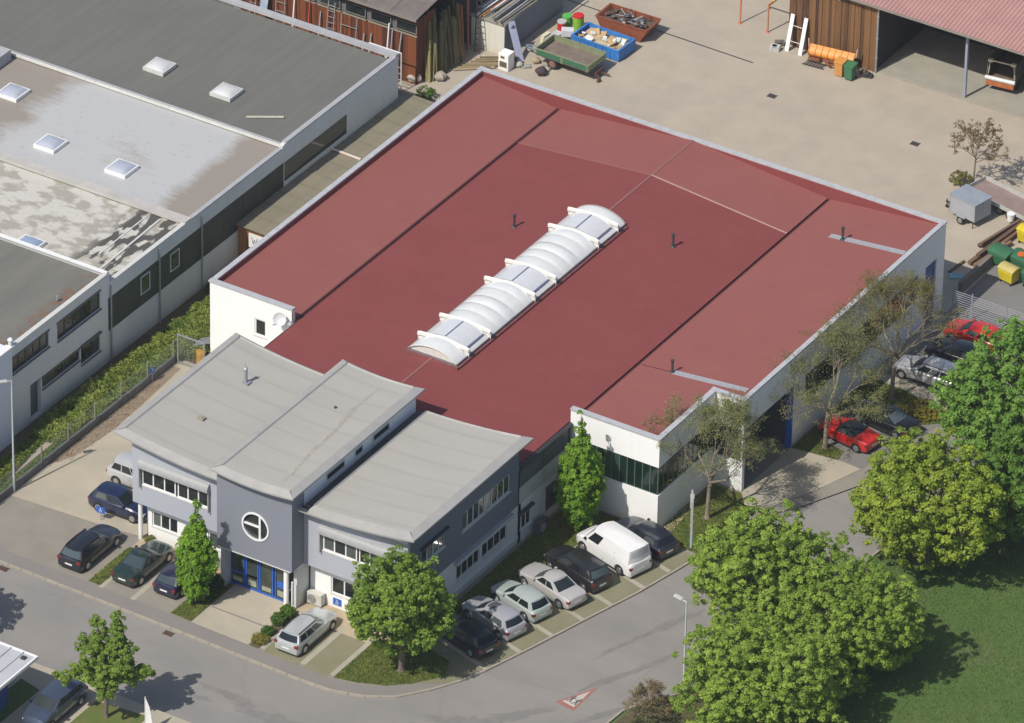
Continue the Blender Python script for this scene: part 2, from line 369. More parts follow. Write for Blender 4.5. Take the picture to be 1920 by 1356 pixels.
for i, (cx, cy, rx, ry, rot) in enumerate([(3.2, -22.4, 2.8, .55, .9), (1.4, -24.6, 2.6, .7, .35), (.2, -26.6, 1.6, .5, .1), (5.0, -11.5, 2.6, .25, 1.25), (6.3, -8.0, 1.8, .3, 1.2), (7.2, -13.5, 2.4, .2, 1.2),
        (-12.8, -30.4, 2.2, .35, -.05), (-9.2, -31.0, 2.4, .5, .05), (-14.2, -31.6, .8, .2, .1), (7.6, -19.5, 3.0, .25, 1.1), (-5.2, -30.8, 2.6, .22, 0), (5.8, -16.4, 1.4, .2, 1.2)]):
    mb.quad(*[(x, y, -.115+.0006*i) for x, y in ragged(cx, cy, rx, ry, rot)])
mb.part('asphalt_patch', ASPH_PATCH, None)['kind'] = 'structure'
def strip_along(pts, w, z0, z1, side=1):
    mb = MB(); n = len(pts); P0 = [Vector((x, y)) for x, y in pts]; off = []
    for i in range(n):
        d = (P0[min(i+1, n-1)]-P0[max(i-1, 0)]).normalized(); off.append(P0[i]+Vector((-d.y, d.x))*w*side)
    for i in range(n-1):
        a, b, c, d = P0[i], P0[i+1], off[i+1], off[i]
        mb.quad((*a, z1), (*b, z1), (*c, z1), (*d, z1)); mb.quad((*a, z0), (*b, z0), (*b, z1), (*a, z1)); mb.quad((*d, z1), (*c, z1), (*c, z0), (*d, z0))
    return mb, [tuple(p) for p in off]
# kerb stones, one object each
_, _ = 0, 0
kerb_root = MB(); pts = KERB_PTS
total = []
for i in range(1, len(pts)-1):
    a, b = Vector(pts[i]), Vector(pts[i+1]); L = (b-a).length; k = max(1, round(L/1.0))
    for j in range(k):
        p = a.lerp(b, (j+.0)/k); q = a.lerp(b, (j+.97)/k)
        if p.x > -36: total.append((p, q))
km = MB().box(-.5, .5, 0, .15, -.14, .004).mesh('kerb_stone', KERB)
kroot = thing('kerb', None, None); kroot['kind'] = 'structure'
for p, q in total[:150]:
    d = q-p; o = inst(km, 'kerb_stone', kroot, ((p.x+q.x)/2, (p.y+q.y)/2, random.uniform(-.006, .006)), (0, 0, math.atan2(d.y, d.x)), (d.length, 1, 1))
inner = strip_along(KERB_PTS, .15, -.14, 0)[1]
# base court inside the kerb line
sheet('court_base', inner+[(6.5, 8), (9.5, 14.6), (12.5, 40), (-95, 40), (-95, -26.15)], -.012, PAVER)
pathin = [(-90, -25.1), (-34, -25.05), (-20.9, -25.15), (-14.2, -25.35), (-8.6, -25.5), (-6.9, -25.1), (-5.2, -24.4), (-3.9, -23.3), (-2.5, -21.4)]
sheet('footpath', inner[:11][:10]+list(reversed(pathin)), -.004, PATH)
sheet('court_concrete', [(-37.2, -19.7), (-28.9, -19.2), (-27.2, -18.9), (-27.2, 0), (-37.2, 0)], .004, COURT)
sheet('court_concrete', [(-27.2, -20.2), (-20.2, -20.2), (-20.2, -18.7), (-27.2, -18.7)], .0045, SANDY)
sheet('court_concrete', [(-14.5, -21.0), (-6.9, -21.0), (-6.9, -18.7), (-14.5, -18.7)], .0045, SANDY)
sheet('court_dirt', [(-37.2, -15.5), (-36.3, -13.6), (-36.0, -9.5), (-36.2, -5), (-36.5, -1), (-37.2, -1)], .0075, sheetmat('brown_dirt', (.30, .235, .17), (.22, .175, .13), .9))
sheet('entrance_paving', [(-19.25, -25.2), (-14.85, -25.3), (-14.75, -19.6), (-19.25, -19.6)], .008, COURT)
sheet('entrance_paving_joint', [(-19.25, -23.1), (-14.8, -23.1), (-14.8, -22.98), (-19.25, -22.98)], .012, ASPH_PATCH)
bays = [('bay_paving', [(-26.2, -25.1), (-23.95, -25.1), (-23.95, -20.2), (-26.2, -20.2)]), ('bay_paving', [(-23.6, -25.1), (-20.9, -25.2), (-20.9, -20.2), (-23.6, -20.2)]),
        ('bay_paving', [(-13.6, -25.4), (-11.0, -25.5), (-11.0, -21.0), (-13.6, -21.0)]), ('bay_paving', [(-10.6, -25.5), (-8.75, -25.5), (-8.75, -21.0), (-10.6, -21.0)])]
for nme, p in bays: sheet(nme, p, .004, GPAVER if p[0][0] > -14 else PAVER)
for x, w in ((-26.38, .30), (-23.95, .35), (-14.0, .35), (-11.0, .40), (-8.75, .35)):
    sheet('bay_strip', [(x, -25.2), (x+w, -25.2), (x+w, -20.3), (x, -20.3)], .0085, STRIPC)
# bays along the side road
sheet('bay_paving', [(-3.6, -22.9), (-2.0, -21.9), (-1.0, -19.3), (.15, -15.4), (1.35, -10.9), (2.55, -6.5), (3.35, -2.6), (3.6, -1.2), (-2.4, .0), (-5.0, -6), (-6.2, -16.0), (-6.2, -20)], .004, GPAVER)
HEAD = R(163.5); hv = Vector((math.cos(HEAD), math.sin(HEAD)))
for cx, cy in ((-.75, -19.3), (.02, -16.55), (.75, -13.9), (1.42, -11.3), (2.08, -8.9), (2.75, -6.1), (3.2, -3.6)):
    a = Vector((cx, cy))+hv*.1; b = a+hv*4.8; n = Vector((-hv.y, hv.x))*.17
    sheet('bay_strip', [tuple(a-n), tuple(b-n), tuple(b+n), tuple(a+n)], .0085, STRIPC)
GRASS = {'verge_grass': [(-8.35, -25.35), (-6.9, -25.0), (-5.2, -24.3), (-3.9, -23.2), (-2.6, -21.4), (-3.2, -19.9), (-6.3, -19.0), (-6.5, -18.6), (-8.35, -20.6)],
         'bay_grass': [(-27.3, -25.0), (-26.4, -25.0), (-26.4, -20.4), (-27.3, -20.4)], 'hedge_bed': [(-20.85, -25.1), (-19.3, -25.15), (-19.3, -20.3), (-20.85, -20.3)],
         'side_grass': [(-6.35, -19.0), (-5.6, -17.5), (-4.8, -12), (-4.0, -7.5), (-3.2, -2.5), (-2.6, -.15), (-6.5, -.15)],
         'corner_grass': [(.9, -.6), (3.9, -.9), (4.35, 1.4), (4.6, 3.2), (3.6, 5.2), (2.4, 6.7), (.1, 6.7), (.1, .6)],
         'car_park_grass': [(2.35, 13.3), (5.6, 13.7), (5.4, 14.8), (3.4, 15.2), (3.0, 19.6), (7.6, 19.9), (9.0, 21.2), (8.6, 22.4), (5.4, 23.4), (2.35, 23.6)]}
for i, (k, p) in enumerate(GRASS.items()): sheet(k, p, .0115+.0006*i, ROUGHG)
sheet('entrance_bed', [(-14.75, -25.3), (-14.05, -25.3), (-14.05, -20.6), (-14.75, -20.6)], .012, SOIL)
sheet('apron_slab', [(2.25, 6.8), (2.25, 13.25), (6.0, 13.7), (7.4, 13.6), (6.4, 10.4), (4.75, 6.4), (4.4, 4.4)], .010, COURT)
sheet('car_park', [(2.3, 13.3), (7.4, 13.6), (12, 34), (2.3, 34)], .001, ASPH_DARK)
sheet('apron_slab', [(2.3, 23.6), (9, 22.6), (9.3, 24.2), (3.0, 24.6), (3.0, 33.0), (2.3, 33.0)], .006, COURT)
sheet('wall_footing_gravel', [(.02, -.5), (.95, -.6), (.25, 6.75), (.02, 6.75)], .0195, SANDY)
sheet('yard', [(-70, 33.5), (2.6, 33.5), (2.4, 41.5), (5, 43.0), (40, 43.5), (60, 140), (-120, 140), (-120, 33.5)], .004, YARD)
sheet('car_park_asphalt', [(2.6, 33.5), (40, 33.5), (40, 43.4), (5, 42.9), (2.4, 41.4)], .003, ASPH_DARK)
sheet('lawn', [(9.6, -16.6), (11.2, -14.3), (12.6, -8), (13.2, 4), (14.5, 34), (16, 60), (200, 60), (200, -200), (12, -200), (9.5, -40), (8.6, -22), (8.8, -18.5)], .0, LAWN)
m_, o_ = strip_along([(9.4, -30), (8.5, -22), (8.7, -18.4), (9.5, -16.6), (11.1, -14.3), (12.5, -8), (13.1, 4), (14.4, 34)], .14, -.14, .03, 1); m_.part('kerb', KERB, None)['kind'] = 'structure'
sheet('lawn_border_soil', [(9.0, -18.3), (9.7, -16.5), (11.3, -14.2), (12.8, -8), (13.4, 4), (16.5, 4), (15.5, -10), (19, -12), (21, -15), (14, -22), (8.9, -21)], .0045, SOIL)
# far side of the road, lower left
sheet('far_pavement', [(-95, -34.5), (-12.5, -34.3), (-7, -35.8), (-1.5, -44), (-1.5, -80), (-95, -80)], .0, COURT)
sheet('far_grass', [(-24.6, -46), (-22.9, -46), (-22.9, -36.6), (-24.6, -36.2)], .006, LAWN)
sheet('far_grass', [(-19.3, -46), (-15.6, -46), (-15.6, -35.2), (-19.3, -35.6)], .006, ROUGHG)
# drains, channel, manhole
def grate(x, y, z, a, b, label, rust=False):
    m = simple('rusty_iron', (.11, .06, .045), .8, .3, 6) if rust else simple('dark_iron', (.07, .065, .06), .7, .3, 6)
    mb = MB(); mb.box(-a/2, a/2, -b/2, b/2, -.05, .004)
    for i in range(6): u = -a/2+a*(i+.5)/6; mb.box(u-.02, u+.02, -b/2, b/2, .004, .02)
    mb.box(-a/2-.04, -a/2, -b/2-.04, b/2+.04, -.05, .018); mb.box(a/2, a/2+.04, -b/2-.04, b/2+.04, -.05, .018); single(mb, 'drain_grate', m, label, 'drain', 'drain grates in the ground', (x, y, z))
grate(-32.7, -26.72, -.12, .6, .45, 'rusty road drain by the kerb at the left edge, near the parked black estate car', True)
grate(-19.8, -26.9, -.12, .6, .45, 'rusty road drain by the kerb in front of the entrance paving', True)
grate(-21.8, 51.8, .004, .55, .5, 'square yard drain in the concrete nearer the timber barn')
grate(-10.1, 51.7, .004, .55, .5, 'square yard drain in the concrete nearer the bare little tree')
mb = MB(); mb.tube((0, 0, -.05), (0, 0, .006), .40, .40, 24); mb.tube((0, 0, .0), (0, 0, .012), .30, .30, 24)
single(mb, 'manhole_cover', simple('manhole_iron', (.16, .15, .14), .7, .2, 5), 'round manhole cover in the road at the bottom edge', 'manhole', None, (-1.1, -26.9, -.12))
sheet('yard_channel', [(-41, 55.3), (-25.3, 55.0), (-25.3, 55.13), (-41, 55.43)], .009, DARKM)
# painted warning triangle on the road
t0, t1, t2 = Vector((4.55, -19.75)), Vector((5.95, -16.9)), Vector((6.0, -20.0)); c = (t0+t1+t2)/3
mb = MB(); mb.quad(*[(p.x, p.y, -.108) for p in (t0, t2, t1)])
sg = thing('road_marking', 'faded red and white warning triangle painted on the road', 'road marking', (c.x, c.y, -.1))
mb.part('red_border', simple('road_paint_red', (.36, .15, .125), .85, .3, 5), sg)
mb = MB(); mb.quad(*[((c+(p-c)*.66).x, (c+(p-c)*.66).y, -.104) for p in (t0, t2, t1)]); mb.part('white_field', simple('road_paint_white', (.50, .46, .41), .85, .2, 5), sg)
mb = MB(); ax = (t1-(t0+t2)/2).normalized(); sx = Vector((ax.y, -ax.x)); c2 = c-ax*.15
def mk(pts, z=-.100): mb.quad(*[((c2+sx*u+ax*v).x, (c2+sx*u+ax*v).y, z) for u, v in pts])
for k in (-1, 1):   # two small walking children, as on the sign
    mk([(k*.22-.05, .34), (k*.22+.05, .34), (k*.22+.05, .46), (k*.22-.05, .46)]); mk([(k*.22-.07, .0), (k*.22+.07, .0), (k*.22+.06, .31), (k*.22-.06, .31)], -.099)
    mk([(k*.22-.17, -.32), (k*.22-.08, -.32), (k*.22+.03, .0), (k*.22-.05, .0)], -.098); mk([(k*.22+.10, -.30), (k*.22+.18, -.27), (k*.22+.06, .0), (k*.22-.01, .0)], -.097)
    mk([(k*.22-.2, .14), (k*.22-.17, .08), (k*.22+.2, .22), (k*.22+.17, .28)], -.096)
mb.part('walking_figures', simple('road_paint_black', (.07, .07, .075), .8, .2, 5), sg)

# ---------------- facade helpers ----------------
def fbox(mb, face, c, u0, u1, z0, z1, d0, d1):
    """box on a facade: face 'S' (plane y=c, outward -y) or 'E' (plane x=c, outward +x) or 'N'/'W'; d outward depth"""
    if face == 'S': mb.box(u0, u1, c-d1, c-d0, z0, z1)
    elif face == 'N': mb.box(u0, u1, c+d0, c+d1, z0, z1)
    elif face == 'E': mb.box(c+d0, c+d1, u0, u1, z0, z1)
    elif face == 'W': mb.box(c-d1, c-d0, u0, u1, z0, z1)
def window(parent, face, c, u0, u1, z0, z1, n=1, frame=FRAME, glass=GLASS, fw=.07, gaps=(), sill=True, hood=None, name='window', out=.0, blinds=0):
    """framed window: outer frame proud of the wall, n panes set back inside it, sill and shutter box"""
    mb = MB(); w = (u1-u0)/n
    fbox(mb, face, c, u0, u1, z1-fw, z1, out, out+.07); fbox(mb, face, c, u0, u1, z0, z0+fw, out, out+.07)
    for i in range(n+1):
        u = u0+i*w; k = fw*(1.9 if i in gaps else 1.0)/(1 if 0 < i < n else 1)
        a, b = (u0, u0+fw) if i == 0 else ((u1-fw, u1) if i == n else (u-k/2, u+k/2)); fbox(mb, face, c, a, b, z0+fw, z1-fw, out, out+.068)
    fr = mb.part(name, frame, parent)
    for i in range(n):
        p = MB(); a = u0+i*w+fw*.5; b = u0+(i+1)*w-fw*.5; fbox(p, face, c, a, b, z0+fw*.7, z1-fw*.7, out+.008, out+.03); p.part('pane', glass, fr)
    if sill: s_ = MB(); fbox(s_, face, c, u0-.08, u1+.08, z0-.07, z0-.005, out, out+.17); s_.part('sill', SILL, fr)
    if hood:
        h = MB(); a, b = u0-hood[1], u1+hood[1]
        fn = (lambda s_, t: None)
        def prof(t):   # rounded shutter box
            an = t*math.pi/2; return (math.sin(an)*hood[0], z1+.02+(math.cos(an))*hood[2])
        for i in range(5):
            d0, h0 = prof(i/5); d1, h1 = prof((i+1)/5)
            if face == 'S': h.quad((a, c-d0, h0), (b, c-d0, h0), (b, c-d1, h1), (a, c-d1, h1))
            else: h.quad((c+d0, a, h0), (c+d0, b, h0), (c+d1, b, h1), (c+d1, a, h1))
        fbox(h, face, c, a, b, z1-.02, z1+.02, 0, hood[0])
        for e in (a, b):
            fbox(h, face, c, e-.02, e+.02, z0-.1, z1+.02, out, out+.16)
            for i in range(5):
                d0, h0 = prof(i/5); d1, h1 = prof((i+1)/5)
                if face == 'S': h.quad((e, c, z1), (e, c-d0, h0), (e, c-d1, h1))
                else: h.quad((c, e, z1), (c+d0, e, h0), (c+d1, e, h1))
        h.part('shutter_box', SHUTTER, fr)
    return fr
def wall_with(mb, face, c, u0, u1, z0, z1, th, holes=()):
    """wall slab behind plane c with rectangular holes (a,b,z,z2), non-overlapping in u"""
    hs = sorted(holes); u = u0
    for a, b, za, zb in hs:
        if a > u+1e-6: fbox(mb, face, c, u, a, z0, z1, -th, 0)
        if za > z0+1e-6: fbox(mb, face, c, a, b, z0, za, -th, 0)
        if zb < z1-1e-6: fbox(mb, face, c, a, b, zb, z1, -th, 0)
        u = b
    if u < u1-1e-6: fbox(mb, face, c, u, u1, z0, z1, -th, 0)
    return mb

# ---------------- industrial hall with red roof ----------------
hall = thing('industrial_hall', 'large white industrial hall with a wide red roof and a long arched skylight', 'hall', (-17, 10, 0))
XL, XR, XA, XB, YB, YF = -34.8, 2.2, -28.25, -6.7, 33.6, -6.2
mb = MB(); wall_with(mb, 'S', 0, XL, XA, 0, 6.93, .3, [(-31.25, -30.35, 4.05, 5.35)]); mb.part('wall', WHITE, hall)
window(hall, 'S', .12, -31.25, -30.35, 4.05, 5.35, 1, fw=.1)
mb = MB(); fbox(mb, 'E', XA, 0, .32, 5.0, 6.93, -.05, .001); mb.part('wall_end', WHITE, hall)
mb = MB(); mb.box(XL, XL+.3, .3, YB, 0, 6.93); mb.part('wall', WHITE, hall)
mb = MB(); mb.box(XL+.3, XR, YB-.3, YB, 0, 6.93); mb.part('wall', WHITE, hall)
# front of the right wing, with glass band
mb = MB(); mb.box(XB, 0, 0, .3, 4.84, 6.93); mb.box(XB, 0, 0, .3, 0, 2.68); mb.box(XB, -6.45, 0, .3, 2.68, 4.84); mb.box(-.3, 0, .3, 7.0, 4.84, 6.93); mb.box(-.3, 0, .3, 7.0, 0, 2.68); mb.part('wall', WHITE, hall)
mb = MB(); mb.box(0, XR, 7.0, 7.3, 4.74, 6.93); mb.box(0, XR, 7.0, 7.3, 0, 2.2); mb.box(2.02, XR, 7.0, 7.3, 2.2, 4.74); mb.part('wall', WHITE, hall)
def glass_band(face, c, u0, u1, z0, z1, n, glass, mull, th=.10):
    root = MB(); w = (u1-u0)/n
    for i in range(n+1): u = u0+i*w; fbox(root, face, c, max(u0, u-.025), min(u1, u+.025), z0, z1, -th-.02, -th+.035)
    fbox(root, face, c, u0, u1, z0, z0+.06, -th-.01, -th+.03); fbox(root, face, c, u0, u1, z1-.06, z1, -th-.012, -th+.028)
    fr = root.part('glass_band', mull, hall)
    for i in range(n):
        p = MB(); fbox(p, face, c, u0+i*w+.02, u0+(i+1)*w-.02, z0+.03, z1-.03, -th-.01+random.uniform(-.004, .004), -th+.008); p.part('pane', glass, fr)
MULL = simple('green_mullion', (.10, .16, .13), .5, .1, 3)
glass_band('S', 0, -6.45, -.1, 2.68, 4.84, 11, GGLASS, MULL); glass_band('E', 0, .1, 7.0, 2.68, 4.84, 11, GGLASS, MULL)
glass_band('S', 7.0, 0, 2.02, 2.2, 4.74, 3, GGLASS, MULL)
# long right side
mb = MB(); wall_with(mb, 'E', XR, 7.3, YB-.3, 0, 4.7, .3, [(7.3, 13.4, 0, 4.7), (15.0, 30.0, 2.5, 4.7), (31.0, 32.5, 0, 4.7)]); mb.box(XR-.3, XR, 7.3, YB-.3, 4.7, 6.93); mb.part('wall', WHITE, hall)
glass_band('E', XR, 15.0, 30.0, 2.5, 4.7, 18, GGLASS, MULL)
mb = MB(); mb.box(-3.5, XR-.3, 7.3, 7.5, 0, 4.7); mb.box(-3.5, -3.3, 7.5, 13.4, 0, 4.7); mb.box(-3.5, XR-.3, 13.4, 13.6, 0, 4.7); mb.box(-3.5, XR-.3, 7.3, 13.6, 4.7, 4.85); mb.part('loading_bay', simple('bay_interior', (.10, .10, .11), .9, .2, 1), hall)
mb = MB(); mb.box(XR-.28, XR+.03, 13.25, 13.42, 0, 4.7); mb.box(XR-.28, XR-.1, 13.05, 13.25, 0, 4.6); mb.box(XR-.28, XR-.1, 7.5, 13.05, 4.5, 4.7); mb.part('door_frame', BLUEF, hall)
for i in range(8):
    p = MB(); p.box(-3.25, -3.2, 7.7+i*.7, 8.36+i*.7, .05, 4.3); p.part('door_panel', simple('dark_blue_door', (.02, .045, .14), .5, .2, 2), hall)
mb = MB(); mb.box(XR-.25, XR-.12, 31.0, 32.5, 0, 4.7); mb.part('door', simple('blue_door', (.03, .09, .30), .5, .2, 2), hall)
# centre nave side wall (faces the parking row)
mb = MB(); wall_with(mb, 'E', XB, YF, 0, 0, 3.0, .25, [(-2.9, -.75, .3, 2.35)]); mb.part('wall', OLDWHITE, hall)
mb = MB(); mb.box(XB-.9, XB-.8, -2.9, -.75, .3, 2.35); mb.part('door', simple('door_recess_brown', (.16, .13, .12), .8, .2, 2), hall)
mb = MB(); mb.bar((XB+.25, -2.95, 2.45), (XB+.25, -.7, 2.45), .55, .07); mb.part('canopy', DARKM, hall)
mb = MB(); mb.box(XB-.25, XB-.02, YF, 0, 3.0, 5.6); mb.part('wall', simple('panel_backing', (.2, .21, .2), .8, .2, 1), hall)
PALEP = simple('pale_panel', (.42, .455, .44), .7, .15, 1.2); CORRD = simple('dark_corrugated_panel', (.11, .125, .13), .7, .2, 1.5)
for i, (a, b) in enumerate(((-6.2, -3.42), (-3.36, -.62))):
    p = MB(); fbox(p, 'E', XB, a, b, 3.04, 4.45, -.02, .03); p.part('wall_panel', PALEP, hall)
    p = MB(); k = int((b-a)/.12)
    for j in range(k): u = a+j*.12; fbox(p, 'E', XB, u, u+.07, 4.3, 5.55, .0, .06); 
    fbox(p, 'E', XB, a, b, 4.3, 5.55, -.02, .02); p.part('corrugated_panel', CORRD, hall)
mb = MB(); mb.box(XB-.02, XB+.12, YF, -.02, 5.58, 5.98); mb.tube((XB+.16, YF, 5.9), (XB+.16, -.05, 5.9), .07); mb.tube((XB+.14, -.35, 5.9), (XB+.14, -.35, 0), .06); mb.part('gutter', DARKM, hall)
mb = MB(); mb.box(XA, XB, YF, YF+.25, 0, 5.9); mb.box(XA, XA+.25, YF+.25, 0, 0, 5.9); mb.part('wall', OLDWHITE, hall)
# roof surfaces
def zc(x, y): return 7.0-abs(x+17.45)*.093
def zl(x, y): return 6.0+(-28.4-x)*.10
def zr(x, y): return 6.0+(x+6.6)*.103
mb = MB(); mb.prism([(-34.5, .2), (-28.30, .2), (-28.30, 33.3), (-34.5, 33.3)], lambda x, y: zl(x, y)-.3, zl); mb.part('roof_panel', RED_LIGHT, hall)
mb = MB(); mb.prism([(-6.64, .2), (-.2, .2), (-.2, 7.2), (-.2, 33.3), (-6.64, 33.3)], lambda x, y: zr(x, y)-.3, zr); mb.prism([(-.2, 7.2), (1.95, 7.2), (1.95, 33.3), (-.2, 33.3)], lambda x, y: zr(x, y)-.3, zr); mb.part('roof_panel', RED_LIGHT, hall)
for a, b in ((-28.14, -17.45), (-17.45, -6.78)):
    mb = MB(); mb.prism([(a, 27.8), (b, 27.8), (b, 33.3), (a, 33.3)], lambda x, y: zc(x, y)-.3, lambda x, y: zc(x, y)+.012); mb.part('roof_panel', RED_LIGHT, hall)
    mb = MB(); mb.prism([(a, YF-.05), (b, YF-.05), (b, 27.8), (a, 27.8)], lambda x, y: zc(x, y)-.3, zc); mb.part('roof_panel', RED_DARK, hall)
    mb = MB()
    for t in range(8):
        x0 = a+(b-a)*t/8; x1 = a+(b-a)*(t+1)/8; mb.bar((x0, 27.78, zc(x0, 0)+.02), (x1, 27.78, zc(x1, 0)+.02), .09, .04)
    mb.part('flashing', simple('pink_flashing', (.26, .115, .10), .6, .1, 3) if a < -20 else simple('bright_flashing', (.46, .30, .27), .5, .1, 3), hall)
mb = MB(); mb.bar((-17.45, YF, 7.0), (-17.45, .3, 7.0), .16, .05); mb.part('ridge_cap', simple('ridge_red', (.26, .11, .10), .7, .1, 2), hall); mb = MB(); mb.bar((-17.45, 21.4, 7.0), (-17.45, 33.3, 7.01), .16, .05); mb.part('ridge_cap', simple('ridge_red', (.26, .11, .10), .7, .1, 2), hall)
mb = MB(); mb.box(-28.40, -28.14, .32, 33.3, 5.45, 5.6); mb.box(-6.78, -6.55, .32, 33.3, 5.4, 5.5); mb.part('gutter', DARKM, hall)
for (a, b) in ((XA-.25, -.0),):
    pass
mb = MB(); mb.bar((-28.36, .3, 5.99), (-28.36, 33.3, 5.99), .07, .04); mb.part('gutter_trim', simple('maroon_trim', (.10, .035, .035), .6, .2, 3), hall)
for a, b, c in (((-6.58, .3, 6.0), (-6.58, 33.3, 6.0), .07), ((-28.08, -6.2, 6.01), (-28.08, 33.3, 6.01), .05)): mb = MB(); mb.bar(a, b, c, .06); mb.part('gutter_trim', simple('maroon_trim', (.10, .035, .035), .6, .2, 3), hall)
# inner face of the parapet at the back, clad in red
mb = MB(); mb.box(-34.45, 1.9, 33.24, 33.3, 5.7, 6.93); mb.part('parapet_cladding', RED_DARK, hall)
mb = MB(); mb.box(XL+.3, XL+.34, .3, 33.24, 6.3, 6.93); mb.part('parapet_cladding', RED_DARK, hall)
# coping lengths
cop = []
def coping(x0, y0, x1, y1, w=.38, z=6.93):
    a, b = Vector((x0, y0)), Vector((x1, y1)); L = (b-a).length; k = max(1, round(L/3.0))
    for i in range(k):
        p, q = a.lerp(b, i/k), a.lerp(b, (i+.995)/k); m = MB(); m.bar((*p, z+.06+.001*(i % 2)), (*q, z+.06+.001*(i % 2)), w, .13); m.part('coping', COPING, hall)
coping(XL+.14, .38, XL+.14, YB-.4); coping(XL-.08, YB-.14, XR+.08, YB-.14); coping(XL-.08, .13, XA+.04, .13); coping(XB-.02, .13, .08, .13); coping(-.13, .35, -.13, 6.9, z=6.932); coping(-.35, 7.13, XR+.08, 7.13); coping(XR-.13, 7.35, XR-.13, YB-.4, w=.34)
# grey metal gutters let into the right wing roof
for x0, x1, y in ((-4.0, 1.75, 28.75), (-4.2, 1.6, 8.35)):
    mb = MB(); mb.bar((x0, y, zr(x0, 0)+.02), (x1, y, zr(x1, 0)+.02), .42, .05); mb.bar((x0, y+.2, zr(x0, 0)+.05), (x1, y+.2, zr(x1, 0)+.05), .04, .05); mb.part('roof_gutter', simple('gutter_zinc', (.33, .335, .36), .55, .1, 3), hall)
mb = MB(); mb.bar((-6.4, 8.35, 6.03), (-4.2, 8.35, 6.27), .06, .02); mb.part('roof_seam', simple('maroon_trim', (.2, .1, .1)), hall)
for x, y, zf in ((-22.0, 17.5, zc), (-11.9, 21.4, zc), (-4.05, 8.3, zr), (-2.95, 28.6, zr)):
    z = zf(x, y); mb = MB(); mb.tube((x, y, z-.05), (x, y, z+.12), .24, .12, 12); mb.tube((x, y, z+.1), (x, y, z+.85), .085, .085, 10); mb.tube((x, y, z+.85), (x, y, z+1.0), .12, .12, 10); mb.part('vent_pipe', DARKM, hall)
# satellite dish on the front wall
mb = MB(); n = 14
for i in range(4):
    for j in range(n):
        def pt(r, a): rr = r*.46; return Vector((rr*math.cos(a), -.16*(r*r)+.0, rr*math.sin(a)))
        a0, a1 = 2*math.pi*j/n, 2*math.pi*(j+1)/n; p = [pt(i/4, a0), pt((i+1)/4, a0), pt((i+1)/4, a1), pt(i/4, a1)]
        q = Matrix.Rotation(R(20), 3, 'Z')@Matrix.Rotation(R(-28), 3, 'X'); mb.quad(*[tuple(q@x+Vector((-28.95, -.42, 6.25))) for x in p])
mb.bar((-28.95, -.42, 6.25), (-28.7, .0, 6.1), .05, .05); mb.bar((-28.95, -.5, 6.0), (-29.1, -.95, 6.05), .03, .03); mb.box(-29.16, -29.04, -1.02, -.9, 6.0, 6.12); mb.part('satellite_dish', simple('dish_white', (.62, .62, .64), .5, .05, 3), hall, smooth=60)
mb = MB(); mb.tube((-28.3, -.15, 6.0), (-28.3, -.15, 6.14), .26, .05, 10); mb.part('vent_cap', GREYM, hall)

